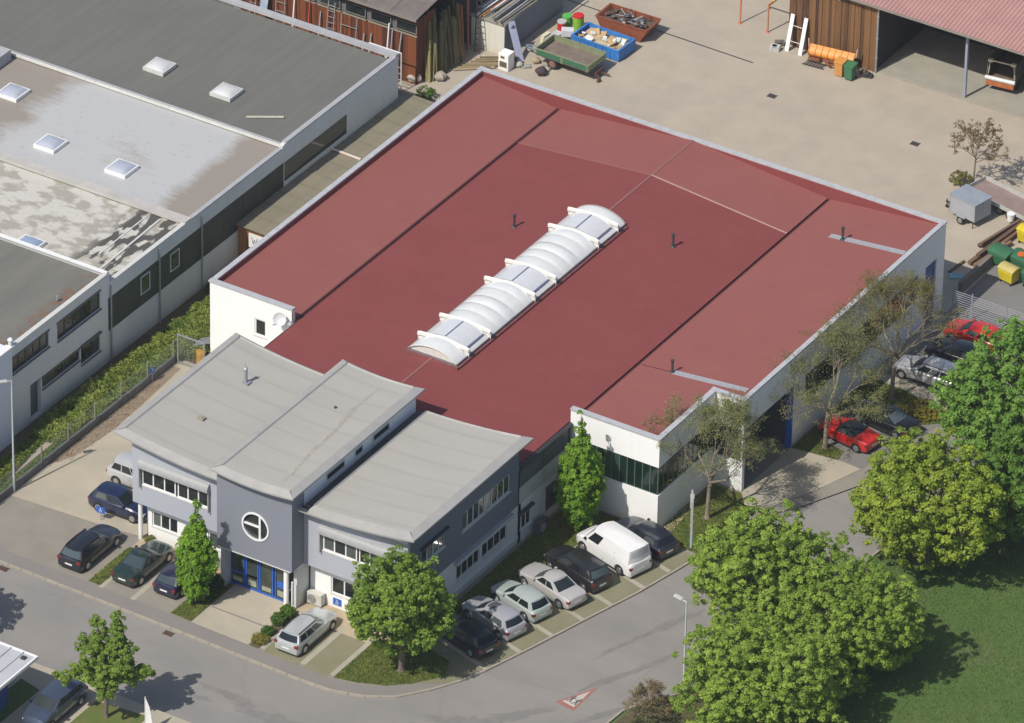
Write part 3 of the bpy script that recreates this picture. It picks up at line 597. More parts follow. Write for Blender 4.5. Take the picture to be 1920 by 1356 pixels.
# arched skylight on the ridge
SK = simple('skylight_shell', (.72, .73, .72), .3, .06, 2, coat=.4); SK2 = simple('skylight_flap_rim', (.70, .69, .64), .3, .1, 3, coat=.5)
sk0 = MB(); sk0.box(-19.36, -15.54, .2, 21.2, 6.7, 7.12); skl = sk0.part('skylight', simple('skylight_curb', (.20, .20, .21), .6, .2, 2), hall)
def arch(t, r=1.86, h=.66, z=7.12, lift=0): x = -17.45+r*(2*t-1); return x, z+(h+lift)*(1-(2*t-1)**2)**.8+lift*.15
segs = [(.25, 1.55, 'p'), (1.55, 4.2, 'v'), (4.2, 9.7, 'p'), (9.7, 12.3, 'v'), (12.3, 17.7, 'p'), (17.7, 20.2, 'v'), (20.2, 21.2, 'p')]
for y0, y1, k in segs:
    mb = MB(); m = max(1, round((y1-y0)/1.1)) if k == 'p' else 1
    for i in range(m):
        a, b = y0+(y1-y0)*i/m, y0+(y1-y0)*(i+1)/m
        def fn(u, v, a=a, b=b):
            y = a+(b-a)*u; x, z = arch(v, lift=(.03+.06*((i*7)%3)/2)*math.sin(math.pi*u)**.7*(.6+.8*v) if k == 'p' else .0); return (x, y, z)
        mb.grid(fn, 6 if k == 'p' else 3, 18)
    if k == 'p':
        for i in range(1, m):
            y = y0+(y1-y0)*i/m
            mb.grid(lambda u, v, y=y: (arch(v)[0], y-.035+.07*u, arch(v)[1]+.045), 1, 18)
    mb.part('skylight_shell', SK, skl, smooth=50)
    if k == 'v':   # opening vent: two leaves with a dark seam at the crown and a window each
        for (t0, t1) in ((.08, .485), (.515, .92)):
            p = MB(); p.grid(lambda u, v: (arch(t0+(t1-t0)*v, 1.80, .66, 7.17)[0], y0+.22+(y1-y0-.44)*u, arch(t0+(t1-t0)*v, 1.80, .66, 7.17)[1]), 4, 8); p.part('vent_leaf', simple('vent_leaf_white', (.64, .65, .67), .25, .06, 2, coat=.5), skl, smooth=50)
        p = MB(); p.bar((-17.45, y0+.25, 7.83), (-17.45, y1-.25, 7.83), .07, .03); p.bar((-15.85, y0+.3, 7.42), (-15.85, y1-.3, 7.42), .07, .05); p.part('vent_seam', simple('seam_blue_grey', (.14, .15, .26), .5, .1, 3), skl)
        for yy in (y0+.0, y1-.0):
            p = MB(); s = -1 if yy == y0 else 1
            for i in range(16):
                def q(t, hgt): x, z = arch(t, 1.98, .70, 7.06); return (x, yy, z+hgt)
                ta, tb = i/16, (i+1)/16
                ha = .12+.50*abs(2*ta-1)**3; hb = .12+.50*abs(2*tb-1)**3
                p.quad(q(ta, -.08), q(tb, -.08), q(tb, hb), q(ta, ha)); x0, _, z0 = q(ta, ha); x1, _, z1 = q(tb, hb)
                p.quad((x0, yy, z0), (x1, yy, z1), (x1, yy-.09, z1-.07), (x0, yy-.09, z0-.07)); p.quad((x0, yy-.09, z0-.07), (x1, yy-.09, z1-.07), (x1, yy-.11, z1-.25), (x0, yy-.11, z0-.25))
            p.part('wind_deflector', SK2, skl, smooth=40)
for y, s in ((.22, -1), (21.2, 1)):
    p = MB()
    for i in range(18):
        a, b = arch(i/18), arch((i+1)/18); p.quad((a[0], y, 7.05), (b[0], y, 7.05), (b[0], y, b[1]), (a[0], y, a[1])); p.quad((a[0], y, a[1]+.03), (b[0], y, b[1]+.03), (b[0], y+s*.12, b[1]), (a[0], y+s*.12, a[1]))
    p.part('end_cap', SK2, skl)
mb = MB(); mb.box(-19.5, -15.4, .0, .2, 6.78, 6.98); mb.box(-15.54, -15.36, .2, 21.3, 6.68, 6.95); mb.part('upstand', simple('maroon_upstand', (.20, .07, .07), .7, .2, 2), hall)

# ---------------- office building ----------------
office = thing('office_building', 'two storey grey office building with three upswept flat roofs and a central entrance tower', 'office', (-17, -13, 0))
mb = MB(); wall_with(mb, 'S', -19.5, -27.6, -20.2, 2.95, 7.5, .25, [(-26.95, -21.7, 4.45, 5.95)]); mb.part('wall', OFFGREY, office)
mb = MB(); mb.box(-27.6, -27.35, -19.25, -6.4, 2.95, 8.0); mb.box(-27.35, -20.2, -6.65, -6.4, 3.1, 7.5); mb.box(-27.35, -20.2, -19.25, -6.65, 2.95, 3.1); mb.part('wall', OFFGREY, office)
mb = MB(); wall_with(mb, 'S', -18.8, -26.9, -20.0, 0, 2.95, .25, [(-26.6, -24.6, 1.0, 2.2), (-22.25, -20.35, 1.0, 2.2)]); mb.box(-26.9, -26.65, -18.55, -6.4, 0, 2.95); mb.part('wall', WHITE, office)
window(office, 'S', -19.36, -26.9, -24.3, 4.5, 5.9, 3, hood=None, fw=.09); window(office, 'S', -19.36, -24.15, -21.75, 4.5, 5.9, 3, fw=.09)
def hoodbox(face, c, a, b, z, d=.34, h=.42, side=None):
    m = MB()
    for i in range(6):
        t0, t1 = i/6*math.pi/2, (i+1)/6*math.pi/2; d0, h0 = d*math.sin(t0), z+h*math.cos(t0); d1, h1 = d*math.sin(t1), z+h*math.cos(t1)
        if face == 'S': m.quad((a, c-d0, h0), (b, c-d0, h0), (b, c-d1, h1), (a, c-d1, h1)); [m.quad((e, c, z), (e, c-d0, h0), (e, c-d1, h1)) for e in (a, b)]
        else: m.quad((c+d0, a, h0), (c+d0, b, h0), (c+d1, b, h1), (c+d1, a, h1)); [m.quad((c, e, z), (c+d0, e, h0), (c+d1, e, h1)) for e in (a, b)]
    fbox(m, face, c, a, b, z-.05, z, 0, d)
    if side:
        for e in (a, b-.07): fbox(m, face, c, e, e+.07, side, z-.05, 0, .22)
    m.part('shutter_box', SHUTTER, office)
hoodbox('S', -19.5, -27.0, -21.6, 5.98, .36, .5, 4.35)
window(office, 'S', -18.66, -26.6, -24.6, 1.02, 2.18, 3, fw=.09); window(office, 'S', -18.66, -22.25, -20.35, 1.02, 2.18, 2, fw=.09)
for x, y in ((-27.25, -19.15), (-27.1, -18.35)):
    mb = MB(); mb.tube((x, y, 0), (x, y, 2.95), .15, .15, 14); mb.part('column', WHITE, office, smooth=40)
# right office block
mb = MB(); wall_with(mb, 'S', -19.4, -14.5, -6.7, 2.98, 7.4, .25, [(-13.15, -8.0, 4.5, 5.95)]); mb.part('wall', OFFGREY, office)
window(office, 'S', -19.26, -13.1, -10.55, 4.55, 5.9, 3, fw=.09); window(office, 'S', -19.26, -10.4, -8.0, 4.55, 5.9, 3, fw=.09); hoodbox('S', -19.4, -13.25, -7.85, 5.98, .36, .5, 4.4)
mb = MB(); wall_with(mb, 'S', -18.8, -14.4, -6.95, 0, 2.98, .25, [(-12.85, -10.9, 1.0, 2.3)]); mb.part('wall', WHITE, office)
window(office, 'S', -18.66, -12.85, -10.9, 1.02, 2.28, 2, fw=.09)
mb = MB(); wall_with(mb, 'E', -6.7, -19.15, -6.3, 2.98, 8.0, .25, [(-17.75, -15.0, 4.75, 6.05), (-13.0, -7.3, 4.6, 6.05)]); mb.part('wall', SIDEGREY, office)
SFR = simple('pale_grey_frame', (.55, .60, .62), .4, .05, 3)
window(office, 'E', -6.84, -17.75, -15.0, 4.78, 6.02, 4, frame=SFR, fw=.08); window(office, 'E', -6.84, -13.0, -10.25, 4.65, 6.02, 4, frame=SFR, fw=.08); window(office, 'E', -6.84, -10.15, -7.3, 4.65, 6.02, 4, frame=SFR, fw=.08)
mb = MB(); fbox(mb, 'E', -6.7, -18.0, -14.8, 6.08, 6.18, 0, .22); mb.part('window_hood', DARKM, office)
mb = MB(); wall_with(mb, 'E', -6.75, -18.8, -6.2, 0, 2.98, .25, [(-13.55, -10.75, 1.15, 2.5), (-10.5, -7.5, 1.15, 2.5)]); mb.part('wall', OLDWHITE, office)
window(office, 'E', -6.89, -13.55, -10.75, 1.18, 2.48, 4, frame=SFR, fw=.07); window(office, 'E', -6.89, -10.5, -7.5, 1.18, 2.48, 4, frame=SFR, fw=.07)
mb = MB(); fbox(mb, 'E', -6.75, -13.9, -7.1, 2.62, 2.9, 0, .3); mb.part('shutter_box', simple('pale_shutter', (.38, .42, .45), .6, .1, 2), office)
mb = MB(); fbox(mb, 'E', -6.75, -14.2, -6.3, .35, .6, 0, .1); mb.part('plinth', OLDWHITE, office)
window(hall, 'E', -6.68, -6.05, -4.9, 1.0, 2.1, 2, frame=SFR, fw=.08); m = MB(); fbox(m, 'E', -6.7, -6.3, -4.6, 2.25, 2.4, 0, .25); m.part('window_hood', DARKM, hall)
mb = MB(); mb.box(-14.25, -6.95, -6.6, -6.35, 3.1, 7.4); mb.box(-14.25, -6.95, -19.15, -6.6, 2.98, 3.1); mb.part('wall', OFFGREY, office)
# tower with round window
cxr, czr, rr = -17.25, 5.55, .92
mb = MB(); n = 32; x0, x1, z0, z1, y = -20.2, -14.5, 3.05, 8.75, -20.8
ring = [(cxr+rr*math.cos(2*math.pi*i/n), czr+rr*math.sin(2*math.pi*i/n)) for i in range(n)]
def edge(i):
    a = 2*math.pi*i/n; dx, dz = math.cos(a), math.sin(a); t = min((x1-cxr)/dx if dx > 1e-9 else ((x0-cxr)/dx if dx < -1e-9 else 1e9), (z1-czr)/dz if dz > 1e-9 else ((z0-czr)/dz if dz < -1e-9 else 1e9)); return (cxr+t*dx, czr+t*dz)
for i in range(n):
    j = (i+1) % n; a, b, c, d = ring[i], ring[j], edge(j), edge(i); mb.quad((a[0], y, a[1]), (b[0], y, b[1]), (c[0], y, c[1]), (d[0], y, d[1])); mb.quad((a[0], y, a[1]), (b[0], y, b[1]), (b[0], y+.25, b[1]), (a[0], y+.25, a[1]))
for cxx, czz in ((x0, z0), (x1, z0), (x0, z1), (x1, z1)):
    ks = sorted(range(n), key=lambda i: (edge(i)[0]-cxx)**2+(edge(i)[1]-czz)**2)[:2]; mb.quad((cxx, y, czz), (edge(ks[0])[0], y, edge(ks[0])[1]), (edge(ks[1])[0], y, edge(ks[1])[1]))
mb.part('wall', TOWERGREY, office)
mb = MB(); mb.box(-14.75, -14.503, -20.79, -19.4, 3.06, 8.74); mb.box(-20.197, -19.95, -20.79, -6.4, 3.06, 8.74); mb.box(-19.95, -14.75, -20.79, -18.9, 3.06, 3.2); mb.part('wall', TOWERGREY, office)
mb = MB(); mb.box(-14.75, -14.5, -19.4, -6.4, 3.05, 8.75); mb.box(-19.95, -14.75, -6.65, -6.4, 5, 8.75); mb.part('wall', BLUEWHITE, office)
rw = MB()
for i in range(n):
    j = (i+1) % n; k = 1.13
    a, b = ring[i], ring[j]; A = (cxr+(a[0]-cxr)*k, czr+(a[1]-czr)*k); B = (cxr+(b[0]-cxr)*k, czr+(b[1]-czr)*k)
    rw.quad((a[0], y-.06, a[1]), (b[0], y-.06, b[1]), (B[0], y-.06, B[1]), (A[0], y-.06, A[1])); rw.quad((A[0], y-.06, A[1]), (B[0], y-.06, B[1]), (B[0], y, B[1]), (A[0], y, A[1])); rw.quad((a[0], y-.06, a[1]), (b[0], y-.06, b[1]), (b[0], y+.2, b[1]), (a[0], y+.2, a[1]))
rw.box(cxr+.22, cxr+.36, y+.02, y+.1, czr-.88, czr+.88); rw.box(cxr-.9, cxr+.22, y+.02, y+.1, czr-.07, czr+.07)
rwo = rw.part('round_window', FRAME, office)
for (xa, xb, za, zb) in ((-1, .22, .07, 1), (-1, .22, -1, -.07), (.36, 1, -1, 1)):
    p = MB(); pts = []
    for i in range(49):
        for_ = 2*math.pi*i/48; px = max(xa, min(xb, .95*math.cos(for_))); pz = max(za, min(zb, .95*math.sin(for_))); pts.append((cxr+px*.97, y+.13, czr+pz*.97))
    q = [pts[0]]; [q.append(t) for t in pts[1:-1] if (Vector(t)-Vector(q[-1])).length > 1e-4]; p.quad(*q); p.part('pane', GLASS, rwo)
# clerestory windows of the tower
for a, b in ((-16.9, -14.8), (-13.6, -12.7), (-11.5, -9.6)): window(office, 'E', -14.5, a, b, 7.85, 8.38, 1, frame=SFR, fw=.05)
# entrance: columns, blue glazed front
mb = MB(); mb.tube((-15.15, -20.45, 0), (-15.15, -20.45, 3.05), .17, .17, 14); mb.part('column', WHITE, office, smooth=40)
mb = MB(); mb.box(-19.95, -19.62, -20.75, -19.9, 0, 3.05); mb.part('column', OFFGREY, office)
mb = MB(); mb.tube((-14.6, -20.6, 0), (-14.6, -20.6, 2.2), .06, .06, 10); mb.part('downpipe', FRAME, office, smooth=40)
mb = MB(); mb.box(-14.75, -14.5, -20.2, -18.8, 0, 3.05); mb.part('wall', OLDWHITE, office)
mb = MB(); mb.box(-19.9, -14.8, -18.6, -18.4, 0, 3.0); mb.box(-19.6, -18.9, -19.2, -18.7, 0, .9); mb.box(-17.8, -16.4, -19.3, -18.8, 0, .7); mb.part('lobby', simple('lobby_fittings', (.30, .28, .22), .8, .3, 2), office)
ent = MB(); ey = -20.05; E0, E1 = -19.62, -15.3
ent.box(E0, E1, ey-.05, ey+.05, 2.55, 2.7); ent.box(E0, E1, ey-.05, ey+.05, 0, .14)
for u in (E0, -18.62, -18.45, -17.55, -17.40, -16.42, -16.22, E1): ent.box(u-.045, u+.045, ey-.06, ey+.06, 0, 2.7)
for a, b in ((-19.6, -17.5), (-18.5, -17.5)): ent.box(a, b, ey-.045, ey+.045, .95, 1.07)
eo = ent.part('entrance_front', BLUEF, office)
for a, b in ((-19.57, -18.67), (-18.4, -17.6), (-17.35, -16.47), (-16.17, -15.35)):
    p = MB(); p.box(a, b, ey-.012, ey+.012, .14, 2.55); p.part('pane', glass_mat('entrance_glass', (.035, .045, .04), .05), eo)
for i, (a, b) in enumerate(((-19.57, -18.67), (-18.4, -17.6), (-17.35, -16.47), (-16.17, -15.35))):
    p = MB(); p.box(a+.08, b-.1, ey-.02, ey-.014, .3, .62+.1*(i % 2)); p.part('door_poster', simple('door_poster_pale', (.34, .36, .27), .6, .3, 4), eo)
p = MB(); p.box(-16.1, -15.45, ey-.03, ey-.02, .95, 1.45); p.part('notice', BLUEF, eo)
mb = MB(); mb.box(-20.05, -14.6, -20.84, -20.7, 3.0, 3.06); mb.part('soffit_trim', SILL, office)

# upswept roofs: flat membrane inside a raised sloping rim
def rim_roof(parent, x0, x1, y0, y1, zf, rim=.62, over=.28, name='roof', lip=.10, sides='SENW'):
    N = 14; xs = [x0+(x1-x0)*i/N for i in range(N+1)]
    il = rim if 'W' in sides else .25; ir = rim if 'E' in sides else .25; i_s = rim if 'S' in sides else .2; i_n = .45 if 'N' in sides else .2
    X0, X1, Y0, Y1 = x0+il, x1-ir, y0+i_s, y1-i_n
    top = MB(); ix = [X0+(X1-X0)*i/N for i in range(N+1)]
    for i in range(N): a, b = ix[i], ix[i+1]; top.quad((a, Y0, zf(a)), (b, Y0, zf(b)), (b, Y1, zf(b)), (a, Y1, zf(a)))
    r = top.part(name, OFFICEROOF, parent, smooth=30)
    e = MB()   # rim: rises a lip above the membrane then slopes out and down
    def ring4(x, y, X, Y, zt):  return (x, y, zt)
    for i in range(N):
        a, b, A, B = ix[i], ix[i+1], xs[i], xs[i+1]
        for (yi, yo, s) in ((Y0, y0, -1), (Y1, y1, 1)):
            e.quad((a, yi, zf(a)), (b, yi, zf(b)), (b, yi+s*.07, zf(b)+lip), (a, yi+s*.07, zf(a)+lip))
            e.quad((a, yi+s*.07, zf(a)+lip), (b, yi+s*.07, zf(b)+lip), (B, yo, zf(B)-over*.55), (A, yo, zf(A)-over*.55))
            e.quad((A, yo, zf(A)-over*.55), (B, yo, zf(B)-over*.55), (B, yo, zf(B)-over), (A, yo, zf(A)-over))
        e.quad((A, y0, zf(A)-over), (B, y0, zf(B)-over), (B, y1, zf(B)-over), (A, y1, zf(A)-over))
    for (xi, xo, s) in ((X0, x0, -1), (X1, x1, 1)):
        zi, zo = zf(xi), zf(xo)
        e.quad((xi, Y0, zi), (xi, Y1, zi), (xi+s*.07, Y1+.07, zi+lip), (xi+s*.07, Y0-.07, zi+lip)); e.quad((xi+s*.07, Y0-.07, zi+lip), (xi+s*.07, Y1+.07, zi+lip), (xo, y1, zo-over*.55), (xo, y0, zo-over*.55)); e.quad((xo, y0, zo-over*.55), (xo, y1, zo-over*.55), (xo, y1, zo-over), (xo, y0, zo-over))
    e.part('roof_rim', EDGEMET, parent); return r
def zlf(x): t = max(0, (-20.0-x)/8.5); return 7.85+.78*t*t
def zrf(x): t = max(0, (x+14.5)/8.8); return 7.75+.82*t*t
def ztf(x): t = (x+17.2)/3.0; return 9.12+.22*t*t-.02*t
rim_roof(office, -28.5, -20.05, -20.35, -6.3, zlf, sides='SNW'); rim_roof(office, -13.85, -5.75, -20.25, -6.1, zrf, sides='SNE', rim=.7); rim_roof(office, -20.3, -14.0, -21.45, -6.1, ztf)
mb = MB(); mb.box(-14.5, -13.8, -20.0, -6.2, 7.3, 7.42); mb.part('tower_shade_strip', simple('painted_tower_shade', (.09, .09, .095), .8, .2, 2), office); mb = MB(); mb.bar((-14.6, -20.1, 7.56), (-13.6, -20.1, 7.54), .34, .1); mb.part('strip_end', EDGEMET, office)  # dark strip stands in for the tower's shade on the right roof
# soffit infill between facade head and roof
def infill(x0, x1, y, zf, zb, m):
    q = MB(); N = 10
    for i in range(N):
        a, b = x0+(x1-x0)*i/N, x0+(x1-x0)*(i+1)/N; q.quad((a, y, zb), (b, y, zb), (b, y, zf(b)-.26), (a, y, zf(a)-.26))
    q.part('facade_head', m, office)
infill(-27.6, -20.2, -19.5, zlf, 7.5, OFFGREY); infill(-14.5, -6.7, -19.4, zrf, 7.4, OFFGREY); infill(-20.2, -14.5, -20.8, ztf, 8.75, TOWERGREY)
q = MB(); q.box(-27.62, -24.8, -19.56, -19.5, 7.42, 7.5); q.box(-9.5, -6.68, -19.46, -19.4, 7.36, 7.46); q.part('head_trim', FRAME, office)
mb = MB()
for sx, sy in ((-15.7, -19.2), (-15.95, -16.6), (-16.2, -14.6), (-16.4, -12.2)):
    mb.bar((sx, sy, ztf(sx)+.015), (sx-.08, sy+.55, ztf(sx)+.015), .05, .02)
mb.part('roof_patch', simple('pale_patch', (.60, .50, .38), .8, .2, 4), office)
mb = MB(); mb.quad(*[(x, y, ztf(x)+.006) for x, y in ((-15.7, -20.3), (-15.45, -19.6), (-15.9, -16.5), (-16.0, -13.5), (-16.45, -10.2), (-16.45, -7.6), (-16.6, -8.3), (-16.75, -11.3), (-16.3, -12.9), (-16.2, -15.8), (-15.8, -18.8))])
mb.part('roof_stain', simple('roof_dirt', (.35, .33, .285), .9, .25, 2.5), office)
z = zlf(-24.9); mb = MB(); mb.box(-25.1, -24.6, -10.75, -10.25, z, z+.1); mb.tube((-24.9, -10.5, z+.08), (-24.9, -10.5, z+1.1), .12, .12, 12); mb.tube((-24.9, -10.5, z+1.1), (-24.9, -10.5, z+1.2), .16, .05, 12); mb.tube((-24.9, -10.5, z+1.2), (-24.9, -10.5, z+1.55), .03, .02, 6); mb.part('chimney_pipe', GREYM, office, smooth=40)
mb = MB(); mb.box(-25.1, -24.65, -15.8, -15.45, z, z+.14); mb.tube((-24.87, -15.62, z+.1), (-24.87, -15.62, z+.2), .13, .1, 10); mb.part('roof_vent', simple('vent_olive', (.30, .27, .2), .8, .2, 4), office)
mb = MB(); mb.tube((-17.6, -11.1, ztf(-17.6)), (-17.6, -11.1, ztf(-17.6)+.1), .09, .09, 10); mb.part('roof_vent', DARKM, office)
# air conditioners and signs
def aircon(loc, rz, label, cas=(.56, .55, .50)):
    t = thing('air_conditioner', label, 'air conditioner', loc, rz, 'air conditioners outside the office')
    MB().box(-.55, .55, -.24, .24, .08, .92).part('casing', simple('aircon_casing_%g' % cas[0], cas, .5, .08, 3), t, local=True, bevel=.03)
    g = MB(); g.tube((-.16, -.245, .5), (-.16, -.275, .5), .31, .31, 20); g.part('fan_grille', simple('fan_grey', (.20, .20, .19), .6, .2, 4), t, local=True)
    g = MB()
    for r_ in (.1, .2, .3):
        for i in range(20): a, b = 2*math.pi*i/20, 2*math.pi*(i+1)/20; g.bar((-.16+r_*math.cos(a), -.285, .5+r_*math.sin(a)), (-.16+r_*math.cos(b), -.285, .5+r_*math.sin(b)), .015, .015)
    g.part('guard_ring', simple('aircon_casing', (.5, .5, .5)), t, local=True)
    MB().box(-.48, -.38, -.26, .26, 0, .08).box(.38, .48, -.26, .26, 0, .08).part('foot', DARKM, t, local=True)
aircon((-13.75, -19.15, 0), 0, 'beige air conditioner on the ground between the entrance tower and the blue wall sign')
aircon((-20.75, -19.15, 0), 0, 'beige air conditioner beside the left entrance pillar, behind the columnar tree')
aircon((-6.2, -4.2, 0), R(90), 'air conditioner in the shade by the side wall, behind the parked cars', (.09, .09, .09))
def board(name, label, cat, loc, rz, w, h, posts, glyph, group=None, back=None):
    t = thing(name, label, cat, loc, rz, group)
    MB().box(-w/2, w/2, -.015, .015, posts, posts+h).part('panel', simple('sign_blue', (.03, .13, .48), .4, .1, 5), t, local=True)
    if posts > .3: MB().tube((0, .05, 0), (0, .05, posts+h*.8), .03).part('post', GREYM, t, local=True)
    g = MB(); s = h*.5; cz = posts+h/2
    if glyph == 'P': g.box(-.18*s*1.2, -.05*s, -.022, -.016, cz-.55*s, cz+.55*s); g.box(-.05*s, .3*s, -.022, -.016, cz+.4*s, cz+.55*s); g.box(-.05*s, .3*s, -.0225, -.016, cz-.02*s, cz+.12*s); g.box(.2*s, .35*s, -.023, -.016, cz+.0*s, cz+.52*s)
    else:   # wheelchair sign
        g.tube((-.05*s, -.02, cz+.55*s), (-.05*s, -.024, cz+.55*s), .13*s, .13*s, 10); g.box(-.13*s, .05*s, -.022, -.016, cz-.05*s, cz+.4*s); g.box(-.13*s, .35*s, -.0225, -.016, cz-.12*s, cz+.02*s); g.box(.25*s, .37*s, -.023, -.016, cz-.6*s, cz-.05*s)
        for i in range(14): a, b = R(140)+R(250)*i/14, R(140)+R(250)*(i+1)/14; g.bar((-.08*s+.38*s*math.cos(a), -.02, cz-.25*s+.38*s*math.sin(a)), (-.08*s+.38*s*math.cos(b), -.02, cz-.25*s+.38*s*math.sin(b)), .012, .08*s)
    g.part('symbol', simple('sign_white', (.75, .75, .75), .4, .03, 5), t, local=True)
board('wall_sign', 'small blue sign with a white symbol low on the white office wall', 'sign', (-12.35, -18.83, 0), 0, .62, .5, .25, 'W')
board('parking_sign', 'blue and white parking sign on a post behind the black estate car', 'sign', (-30.6, -18.85, 0), R(5), .62, .5, .55, 'W')
board('fence_sign', 'small blue sign on the wire fence in front of the weeds', 'sign', (-37.12, -3.4, 0), R(90), .5, .4, .75, 'P')
# ---------------- warehouse on the left with four flat roofs ----------------
wh = thing('warehouse', 'long weathered white warehouse with four stepped flat roofs and square skylight domes, at the left', 'warehouse', (-52, 8, 0))
WX = -41.0
mb = MB(); wall_with(mb, 'E', WX, -2.95, 18.2, 0, 2.35, .3); wall_with(mb, 'E', WX, -2.95, 18.2, 4.95, 6.1, .3); mb.part('wall', OLDWHITE, wh)
DK = simple('dark_green_panel', (.045, .055, .045), .6, .3, 1.0)
for i in range(17):
    p = MB(); a = -2.95+i*(21.15/17); fbox(p, 'E', WX, a+.01, a+21.15/17-.01, 2.35, 4.95, -.12, -.05+.012*(i % 2)); p.part('wall_panel', DK, wh)
for a in (.9, 4.4): window(wh, 'E', WX-.05, a, a+1.1, 3.2, 4.6, 1, frame=SFR, fw=.07, sill=False)
mb = MB(); wall_with(mb, 'E', WX, 18.2, 32.6, 0, 6.35, .3); mb.part('wall', OLDWHITE, wh)
mb = MB(); fbox(mb, 'E', WX, 18.25, 26, 3.4, 4.9, .003, .02); mb.part('window_strip', GLASS, wh)
for y in (8.05, -2.7, 3.0):
    mb = MB(); mb.tube((WX+.1, y, 0), (WX+.1, y, 5.9), .06, .06, 8); mb.part('downpipe', GREYM, wh, smooth=40)
# section d, two storeys of offices
holes = [(-13.9, -9.75, 4.85, 6.05), (-8.8, -3.85, 4.7, 6.05)]
mb = MB(); wall_with(mb, 'E', WX+.02, -14.3, -2.95, 3.2, 6.95, .3, holes); wall_with(mb, 'E', WX+.02, -14.3, -2.95, 0, 3.2, .3, [(-11.95, -10.75, .2, 2.95), (-10.6, -6.3, 1.95, 2.8), (-6.15, -3.95, 1.45, 2.85)]); mb.part('wall', OLDWHITE, wh)
mb = MB(); mb.box(-75, WX+.02, -2.95, -2.75, 5.5, 6.95); mb.box(-75, WX-.3, -14.3, -14.0, 0, 6.95); mb.part('wall', OLDWHITE, wh)
BRF = simple('brown_window_frame', (.075, .06, .05), .6, .2, 3)
for (a, b, z0, z1, n) in ((-13.9, -9.75, 4.85, 6.05, 5), (-8.8, -3.85, 4.7, 6.05, 5), (-10.6, -6.3, 1.95, 2.8, 5), (-6.15, -3.95, 1.45, 2.85, 3)):
    window(wh, 'E', WX-.14, a, b, z0, z1, n, frame=BRF, fw=.07, sill=False)
    p = MB(); fbox(p, 'E', WX+.02, a-.05, b+.05, z0-.08, z0-.01, -.12, .12); p.part('sill', simple('dark_sill', (.16, .16, .17), .7, .1, 3), wh)
    p = MB(); fbox(p, 'E', WX+.02, a-.05, b+.05, z1+.0, z1+.12, -.1, .06+.12*(z1 > 2.82 and z0 < 2)); p.part('blind_box', simple('blind_box', (.12, .11, .10), .7, .1, 3), wh)
mb = MB(); fbox(mb, 'E', WX+.02, -11.95, -10.75, .2, 2.95, -.5, -.3); mb.part('door', simple('old_door', (.12, .13, .14), .7, .2, 2), wh)
# section e nearest, pale
mb = MB(); mb.box(-62, -40.65, -27, -14.35, 0, 7.25); mb.part('wall', BLUEWHITE, wh)
mb = MB(); mb.bar((-40.85, -27, 7.3), (-40.85, -14.35, 7.3), .5, .14); mb.part('coping', FRAME, wh)
mb = MB(); mb.tube((-41.1, -13.9, 6.9), (-41.1, -13.9, 7.5), .12); mb.tube((-41.1, -13.9, 7.5), (-41.1, -13.9, 7.6), .2, .12); mb.part('vent_cap', FRAME, wh); mb = MB(); mb.tube((-41.9, -7.4, 6.9), (-41.9, -7.4, 7.2), .09); mb.part('vent_cap', GREYM, wh)
# roofs
def flat(x0, x1, y0, y1, z, m, nm='roof'): q = MB(); q.box(x0, x1, y0, y1, z-.3, z); q.part(nm, m, wh)
flat(-85, -41.3, 18.3, 32.3, 6.08, BITUMEN); flat(-85, -41.3, 6.9, 18.3, 6.02, ROOF_B); flat(-85, -41.3, -2.75, 6.3, 5.9, ROOF_C); flat(-75, -41.3, -14.0, -3.15, 6.78, ROOF_D)
WCOP = simple('white_edge_strip', (.66, .65, .60), .5, .12, 1.5); LCOP = simple('grey_edge_strip', (.40, .40, .42), .6, .15, 1.0)
def bars(x0, y0, x1, y1, w, z, h, m, nm='roof_edge', k=3.0):
    a, b = Vector((x0, y0)), Vector((x1, y1)); n_ = max(1, round((b-a).length/k))
    for i in range(n_):
        p, q = a.lerp(b, i/n_), a.lerp(b, (i+.996)/n_); m_ = MB(); m_.bar((*p, z+.0012*(i % 2)), (*q, z+.0012*(i % 2)), w, h); m_.part(nm, m, wh)
bars(-66, 18.12, -41.0, 18.12, .2, 6.2, .14, WCOP); bars(-66, 18.4, -41.3, 18.4, .16, 6.16, .16, LCOP)
bars(-85, 32.45, -41.0, 32.45, .4, 6.42, .3, LCOP); bars(-41.13, 18.4, -41.13, 32.25, .36, 6.4, .12, LCOP); bars(-41.13, 6.95, -41.13, 17.9, .32, 6.12, .12, LCOP); bars(-41.13, -2.7, -41.13, 6.2, .32, 6.1, .1, SILL)
bars(-85, 6.6, -41.0, 6.6, .75, 6.1, .22, simple('pale_ridge_strip', (.47, .45, .42), .7, .15, .8)); bars(-85, -2.97, -41.0, -2.97, .22, 6.98, .14, FRAME); bars(-41.05, -14.3, -41.05, -3.1, .34, 6.98, .1, SILL)
mb = MB(); mb.bar((-42.6, -2.5, 5.95), (-42.9, 5.9, 5.95), .14, .04); mb.bar((-43.8, 0, 5.93), (-43.9, 5.8, 5.93), .1, .03); mb.part('roof_pipe', SILL, wh)
SKD = simple('skylight_dome_plastic', (.42, .45, .53), .18, .08, 2, coat=.6)
def dome(x, y, z, s=1.7, rim=FRAME, col=SKD):
    b = MB(); h = s/2; b.box(x-h, x+h, y-h, y+h, z, z+.26); fr = b.part('roof_light', rim, wh)
    d = MB(); hh = h-.1; d.grid(lambda u, v: (x-hh+2*hh*u, y-hh+2*hh*v, z+.27+.24*((1-(2*u-1)**2)*(1-(2*v-1)**2))**.55), 10, 10); d.part('dome', col, fr, smooth=60)
PALED = simple('skylight_dome_pale', (.60, .60, .60), .3, .05, 2, coat=.4)
